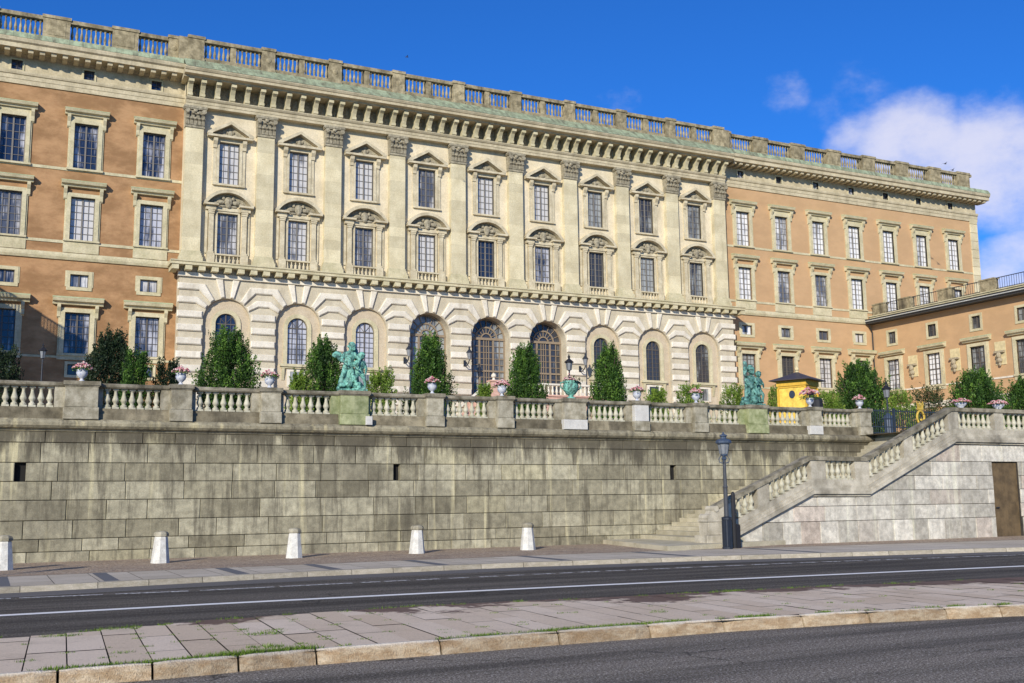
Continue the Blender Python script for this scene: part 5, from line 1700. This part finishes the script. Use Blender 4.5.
PX = 14.85
t2 = thing('bronze_statue', 'green bronze group with a helmeted figure on the pedestal left of the yellow hut', 'statue', (PX, PY, PZ0), 'bronze groups on the balustrade')
m = MB(); m.box(PX - .46, PX + .46, PY - .24, PY + .24, PZ0, PZ0 + .07); rock(m, PX - .42, PX + .44, PY, PZ0 + .05, .24, random.Random(5)); m.ell(V(-.05, -.2, .2), (.17, .16, .17), 12, 9)
finish_statue(m, t2, 'rock_base', mat='bronze_dark')
m = MB()
figure(m, dict(head=V(-.04, -.06, 1.36), face=(.2, -.97, -.1), chest=V(-.06, 0, 1.04), pelvis=V(-.08, 0, .74), lsh=V(-.24, 0, 1.12), lel=V(-.40, -.06, 1.24), lha=V(-.26, -.08, 1.45), rsh=V(.10, -.02, 1.12), rel=V(.20, -.14, .92), rha=V(.08, -.24, .82),
               lhp=V(-.18, 0, .68), lkn=V(-.30, -.16, .46), lan=V(-.34, -.05, .18), rhp=V(.0, -.02, .68), rkn=V(.06, -.2, .44), ran=V(.08, -.1, .18)), .135, 1.08)
m.ell(V(-.04, -.02, 1.46), (.16, .18, .10), 12, 8); m.tube([V(-.08, .12, 1.44), V(-.06, .05, 1.6), V(-.0, -.1, 1.58)], [.05, .06, .03], 6)
figure(m, dict(head=V(.30, -.06, 1.26), face=(-.3, -.95, -.05), chest=V(.30, 0, .98), pelvis=V(.28, 0, .70), lsh=V(.15, -.03, 1.06), lel=V(.12, -.18, .88), lha=V(.24, -.26, .82), rsh=V(.43, 0, 1.05), rel=V(.52, -.06, .86), rha=V(.42, -.2, .74),
               lhp=V(.2, -.02, .64), lkn=V(.2, -.2, .42), lan=V(.22, -.12, .16), rhp=V(.37, 0, .64), rkn=V(.42, -.16, .42), ran=V(.46, -.06, .16)), .125, 1.08)
m.tube([V(-.34, .02, .3), V(-.28, .0, 1.78)], .022, 6)
for k in range(7):
    m.ell(V(-.26 + .02 * math.sin(k), .06, 1.72 - .07 * k), (.11, .03, .07), 8, 5)
    cap_(m, V(-.3 + .09 * k, .0, .84 - .02 * (k % 3)), V(-.36 + .11 * k, -.06, .26), .06, .085, 6)
for k in range(5): m.ell(V(-.34 + .05 * k, -.12, .98 - .06 * k), (.14, .07, .09), 8, 5)
finish_statue(m, t2, mat='bronze_dark')

# ------------------------------------------------------------------ yellow guard hut
HX, HY = 20.15, -41.0
hut = thing('guard_hut', 'small yellow guard hut with a flared dark roof behind the balustrade', 'hut', (HX, HY, TZ), rz=math.radians(25), local=True)
m = MB()
m.box(-.62, .62, -.62, .62, 0, 2.4)

for k in range(1, 8): m.box(-.625, -.62, -.62 + .155 * k - .008, -.62 + .155 * k + .008, .2, 2.28); m.box(-.62 + .155 * k - .008, -.62 + .155 * k + .008, -.625, -.62, .2, 2.28)
m.build('walls', 'yellow', hut)
m = MB(); m.box(-.66, .66, -.66, .66, 2.28, 2.36); m.box(-.70, .70, -.70, .70, 2.36, 2.60); m.box(-.68, .68, -.68, .68, .0, .2)
for a, b in ((-.65, -.65), (.65, -.65), (-.65, .65), (.65, .65)): m.box(a - .04, a + .04, b - .04, b + .04, .2, 2.28)
m.build('trim', 'yellow_trim', hut)
m = MB(); rings = [(.95, 2.60), (.95, 2.64), (.74, 2.72), (.42, 2.84), (.12, 2.98), (.06, 3.02)]
vs = []; fs = []
for r_h, z in rings: vs += [(-r_h, -r_h, z), (r_h, -r_h, z), (r_h, r_h, z), (-r_h, r_h, z)]
for k in range(len(rings) - 1):
    for i in range(4): j = (i + 1) % 4; fs.append((k * 4 + i, k * 4 + j, (k + 1) * 4 + j, (k + 1) * 4 + i))
fs += [(0, 3, 2, 1), tuple(range(len(vs) - 4, len(vs)))]
m.mesh(vs, fs); m.build('roof', 'hut_roof', hut)
m = MB(); m.lathe([(.06, 3.0), (.05, 3.08), (.10, 3.13), (.10, 3.2), (.03, 3.26), (.01, 3.3)], 0, 0, 8); m.build('finial', 'plaque', hut)
m = MB(); n0 = 0
for dx in (-1,):
    m.lathe([(.14, 0), (.14, .03), (.02, .03)], 0, 0, 16); m.v[:] = [(-.62 - q[2], q[0], 1.98 + q[1] * 1.25) for q in m.v]
m.build('round_window', 'pane_dark', hut)
m = MB(); m.box(-.28, .28, -.635, -.62, 1.75, 2.2); m.build('window', 'void', hut)
bn = thing('guessed_bin', 'small unidentified black object, built as a round bin, standing behind the balustrade beside the yellow hut', 'bin', (19.32, -43.1, TZ))  # bin shape is a guess for a small unidentified black object
m = MB(); m.lathe([(.18, 0), (.22, .1), (.25, 1.2), (.25, 1.5), (.20, 1.62), (.1, 1.68)], 19.32, -43.1, 12, cz=TZ); m.build('bin_body', 'black', bn)
m = MB(); m.lathe([(.262, 1.2), (.262, 1.26), (.24, 1.27)], 19.32, -43.1, 12, cz=TZ); m.build('rim', 'iron', bn)

# ------------------------------------------------------------------ trees and shrubs


def plant(name, label, cat, x, y, top, rad_, shape, mat, seed, nplume=120, per=52, group=None, z0=TZ, leaf=.085, spiky=.35):
    nplume = int(nplume * 2.5); per = int(per * 1.25); leaf *= .72; spiky *= .62
    rg = random.Random(seed); H = top - z0
    t = thing(name, label, cat, (x, y, z0), group)
    m = MB(); tr = max(.04, H * .016)
    m.tube([(x, y, z0 - .02), (x + .02, y, z0 + H * .4), (x - .02, y, z0 + H * .85)], [tr * 1.4, tr, tr * .3], 8)
    for k in range(7):
        a = rg.uniform(0, 2 * PI); zz = z0 + H * rg.uniform(.12, .6)
        m.tube([(x, y, zz), (x + rad_ * .35 * math.cos(a), y + rad_ * .35 * math.sin(a), zz + H * .14), (x + rad_ * .6 * math.cos(a), y + rad_ * .6 * math.sin(a), zz + H * .3)], [tr * .5, tr * .35, tr * .12], 5)
    m.build('trunk' if cat == 'tree' else 'stems', 'bark', t)
    m = MB()
    def prof(u):   # radius factor at height fraction u
        if shape == 'cone': return (1 - u) ** .62 * (.86 + .14 * min(1, u / .12))
        if shape == 'egg': return math.sin(PI * min(1, (u * .86 + .16))) ** .75
        return math.sqrt(max(0, 1 - (u * .98) ** 2.2))
    for p in range(nplume):
        u = rg.random() ** .95 * .93; a = rg.uniform(0, 2 * PI)
        rr_ = rad_ * prof(u) * (rg.random() ** .42) * rg.uniform(.80, .97)
        rr_ *= 1 + .09 * math.sin(3 * a + seed * 2.1 + u * 5) + .07 * math.sin(7 * a + seed + u * 11)
        L = H * rg.uniform(.14, .30) * (1 - u * .35)
        if shape == 'cone' and u > .8: rr_ *= .8
        c0 = Vector((x + rr_ * math.cos(a), y + rr_ * math.sin(a), z0 + u * H * .90))
        d = Vector((math.cos(a) * spiky * rg.uniform(.3, 1.2), math.sin(a) * spiky * rg.uniform(.3, 1.2), 1)).normalized()
        pt = rg.gauss(.42, .27)
        w = rad_ * rg.uniform(.09, .16)
        if rg.random() < .035: L *= 1.4; w *= .6
        if (c0 + d * L).z > top + .22: L = max(.1, (top + rg.uniform(-.1, .22) - c0.z))
        for q in range(per):
            v = rg.random(); ww = w * (1 - v ** 1.6) * math.sqrt(rg.random()) + .01
            b = rg.uniform(0, 2 * PI); o = Vector((math.cos(b) * ww, math.sin(b) * ww, 0))
            c = c0 + d * (L * v) + o
            ld = (d * rg.uniform(.5, 1.4) + o.normalized() * rg.uniform(.2, 1.1) + Vector((rg.gauss(0, .35), rg.gauss(0, .35), rg.gauss(0, .3)))).normalized()
            sd = ld.cross(Vector((rg.gauss(0, 1), rg.gauss(0, 1), rg.gauss(0, .4)))).normalized()
            s = leaf * rg.uniform(.65, 1.35)
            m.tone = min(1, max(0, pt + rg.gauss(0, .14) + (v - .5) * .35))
            e = ld * s * 1.25; f = sd * s * .36
            m.face([c - f * .4, c + e * .5 - f, c + e, c + e * .5 + f])
    m.build('crown', mat, t, recalc=False)
    return t


G1 = 'clipped yew trees on the terrace'
plant('yew_tree', 'broad green yew with an uneven top in front of the first arched window', 'tree', -4.15, -36, 8.55, 1.22, 'egg', 'leaf', 1, 190, 58, G1)
plant('yew_tree', 'green yew tree just left of the winged bronze pair', 'tree', -.35, -36, 8.45, .92, 'egg', 'leaf', 2, 150, 54, G1)
plant('yew_tree', 'tall green yew tree in front of the leftmost arched door', 'tree', 4.36, -36, 8.82, 1.25, 'cone', 'leaf', 3, 200, 58, G1)
plant('yew_tree', 'green yew tree between the two visible arched doors', 'tree', 8.92, -36, 8.66, 1.1, 'cone', 'leaf', 4, 185, 56, G1)
plant('yew_tree', 'tapering green yew tree right of the big green urn', 'tree', 13.3, -36, 8.88, 1.12, 'cone', 'leaf', 5, 195, 58, G1)
plant('yew_tree', 'broad dark green tree in the corner where wing and palace meet', 'tree', 32.6, -32, 9.4, 1.85, 'egg', 'leaf', 6, 210, 60, G1, leaf=.11)
plant('yew_tree', 'rounded green tree in front of the wing, above the stair flower bowls', 'tree', 42.2, -32, 9.45, 1.95, 'egg', 'leaf', 7, 210, 60, G1, leaf=.11)
plant('yew_tree', 'green tree cut by the right edge of the photo', 'tree', 46.6, -32, 9.15, 1.8, 'egg', 'leaf', 8, 190, 56, G1, leaf=.11)
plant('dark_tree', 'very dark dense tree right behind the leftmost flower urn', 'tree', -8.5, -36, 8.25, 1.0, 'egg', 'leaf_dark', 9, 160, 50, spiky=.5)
plant('loose_shrub', 'loose reddish green shrub behind the gilt crown', 'shrub', 38.0, -32, 8.25, 1.5, 'dome', 'leaf_red', 10, 80, 30, leaf=.11, spiky=.8)
G2 = 'low green shrubs along the balustrade'
for i, (x, top, r, lab, mt) in enumerate([
        (1.48, 7.1, .66, 'light green bushy shrub right of the winged bronze pair', 'leaf_light'),
        (-1.85, 6.75, .45, 'light green shrub between the first two yews', 'leaf_light'),
        (16.42, 6.95, .85, 'round light green shrub left of the helmeted bronze group, the wider one', 'leaf_light'),
        (18.86, 7.0, .72, 'light green shrub right behind the helmeted bronze group', 'leaf_light'),
        (21.6, 7.08, .68, 'light green shrub left of the yellow hut', 'leaf_light'),
        (24.6, 7.0, .8, 'light green shrub right of the yellow hut', 'leaf_light'),
        (29.5, 7.15, .9, 'bright green shrub behind the iron fence', 'leaf_light'),
        (14.6, 6.7, .55, 'small low shrub at the right foot of the tapering yew', 'leaf_light'),
        (-7.85, 7.35, .52, 'green shrub with upright shoots at the foot of the dark tree', 'leaf'),
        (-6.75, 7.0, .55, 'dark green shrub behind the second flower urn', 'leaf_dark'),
        (-12.1, 7.2, .55, 'dark shrub in the shade at the left edge', 'leaf_dark'),  # dark leaf colour stands in for the wing's shade
        (6.0, 6.6, .3, 'small green shrub at the left foot of the yew between the doors', 'leaf_light')]):
    plant('shrub', lab, 'shrub', x, -38, top, r, 'dome', mt, 40 + i, 70, 46, G2, spiky=.6, leaf=.075)

# ------------------------------------------------------------------ grass in the joints of the island
mb = MB(); rg = random.Random(77)


def tuft(x, y, r, n, h=.07):
    for _ in range(n):
        a = rg.uniform(0, 2 * PI); q = r * math.sqrt(rg.random()); cx, cy = x + q * math.cos(a) * 1.6, y + q * math.sin(a) * .8
        hh = h * rg.uniform(.4, 1.1); l = Vector((rg.gauss(0, .5), rg.gauss(0, .5), 1)).normalized() * hh; w = Vector((rg.gauss(0, 1), rg.gauss(0, 1), 0)).normalized() * .006
        mb.tone = rg.random()
        mb.face([(cx - w.x, cy - w.y, IZ - .01), (cx + w.x, cy + w.y, IZ - .01), (cx + l.x, cy + l.y, IZ - .01 + l.z)])


x = -11.9
while x < -9.15:   # fringe behind the kerb
    tuft(x, lerp_poly(NK, x) + .14, .09, int(26 + 60 * (1 if x > -10.1 else .25) * rg.random()), .075 if x > -10.4 else .05); x += .05
for k in range(60):
    x = rg.uniform(-9, 8); tuft(x, lerp_poly(NK, x) + .14, .06, 18 + int(rg.random() * 40), .05)
for (x0_, x1_) in ((-7.3, -6.9), (-6.4, -5.6), (-5.5, -4.2), (-3.4, -2.9)):
    x = x0_
    while x < x1_: tuft(x, lerp_poly(NK, x) + .14, .07, 40, .055); x += .06
for i in range(15):      # along the slab joints
    x = -12.90 + .405 * i
    for k in range(5 if -11 < x < -8.3 else 2):
        y = rg.uniform(-66.2, -63.2)
        if x < -12.5: continue
        tuft(x + rg.uniform(-.02, .02) + .06 * (y + 66.6), y, .03 + .05 * rg.random(), 20 + int(40 * rg.random()), .035)
for k in range(48):
    x = rg.uniform(-8, 5); tuft(x, rg.uniform(-66.2, -63.6), .03 + .05 * rg.random(), 20 + int(30 * rg.random()), .035)
for k in range(40):
    x = rg.uniform(-12, 4); tuft(x, lerp_poly(ISLF, x) - rg.uniform(0, .12), .08, 40, .05)
tuft(-9.62, -66.2, .14, 160, .06); tuft(-9.35, -65.0, .14, 160, .06); tuft(-11.6, -63.9, .16, 160, .05); tuft(-10.9, -63.45, .2, 200, .05); tuft(-11.1, -65.9, .1, 70, .05)
tag(mb.build('grass', 'grass', recalc=False), 'short grass and weeds in the joints of the paved traffic island', 'grass', kind='stuff')

# ------------------------------------------------------------------ birds
def bird(x, y, z, mat, lab, span=.5):
    t = thing('flying_bird', lab, 'bird', (x, y, z), 'birds above the roof')
    m = MB(); m.ell((x, y, z), (span * .3, span * .1, span * .1), 8, 6); m.ell((x + span * .28, y, z + span * .05), span * .07, 6, 5)
    for s in (-1, 1):
        m.mesh([(x + .1 * span, y, z + .03), (x - .14 * span, y, z + .03), (x - .1 * span, y + s * span * .45, z + span * .2), (x + .02 * span, y + s * span * .5, z + span * .22), (x - .06 * span, y + s * span * .85, z + span * .12)],
               [(0, 1, 2, 3), (3, 2, 4)])
    m.face([(x - .25 * span, y, z), (x - .5 * span, y - .08 * span, z), (x - .5 * span, y + .08 * span, z)])
    m.build('body', mat, t, recalc=False)


bird(12.94, -10, 33.13, 'bird_dark', 'small dark bird flying over the middle of the roof', .34)
bird(66.2, -10, 32.2, 'bird_dark', 'upper of two tiny birds beside the right end of the roof', .5)
bird(67.1, -10, 31.7, 'bird_dark', 'lower of two tiny birds beside the right end of the roof', .5)
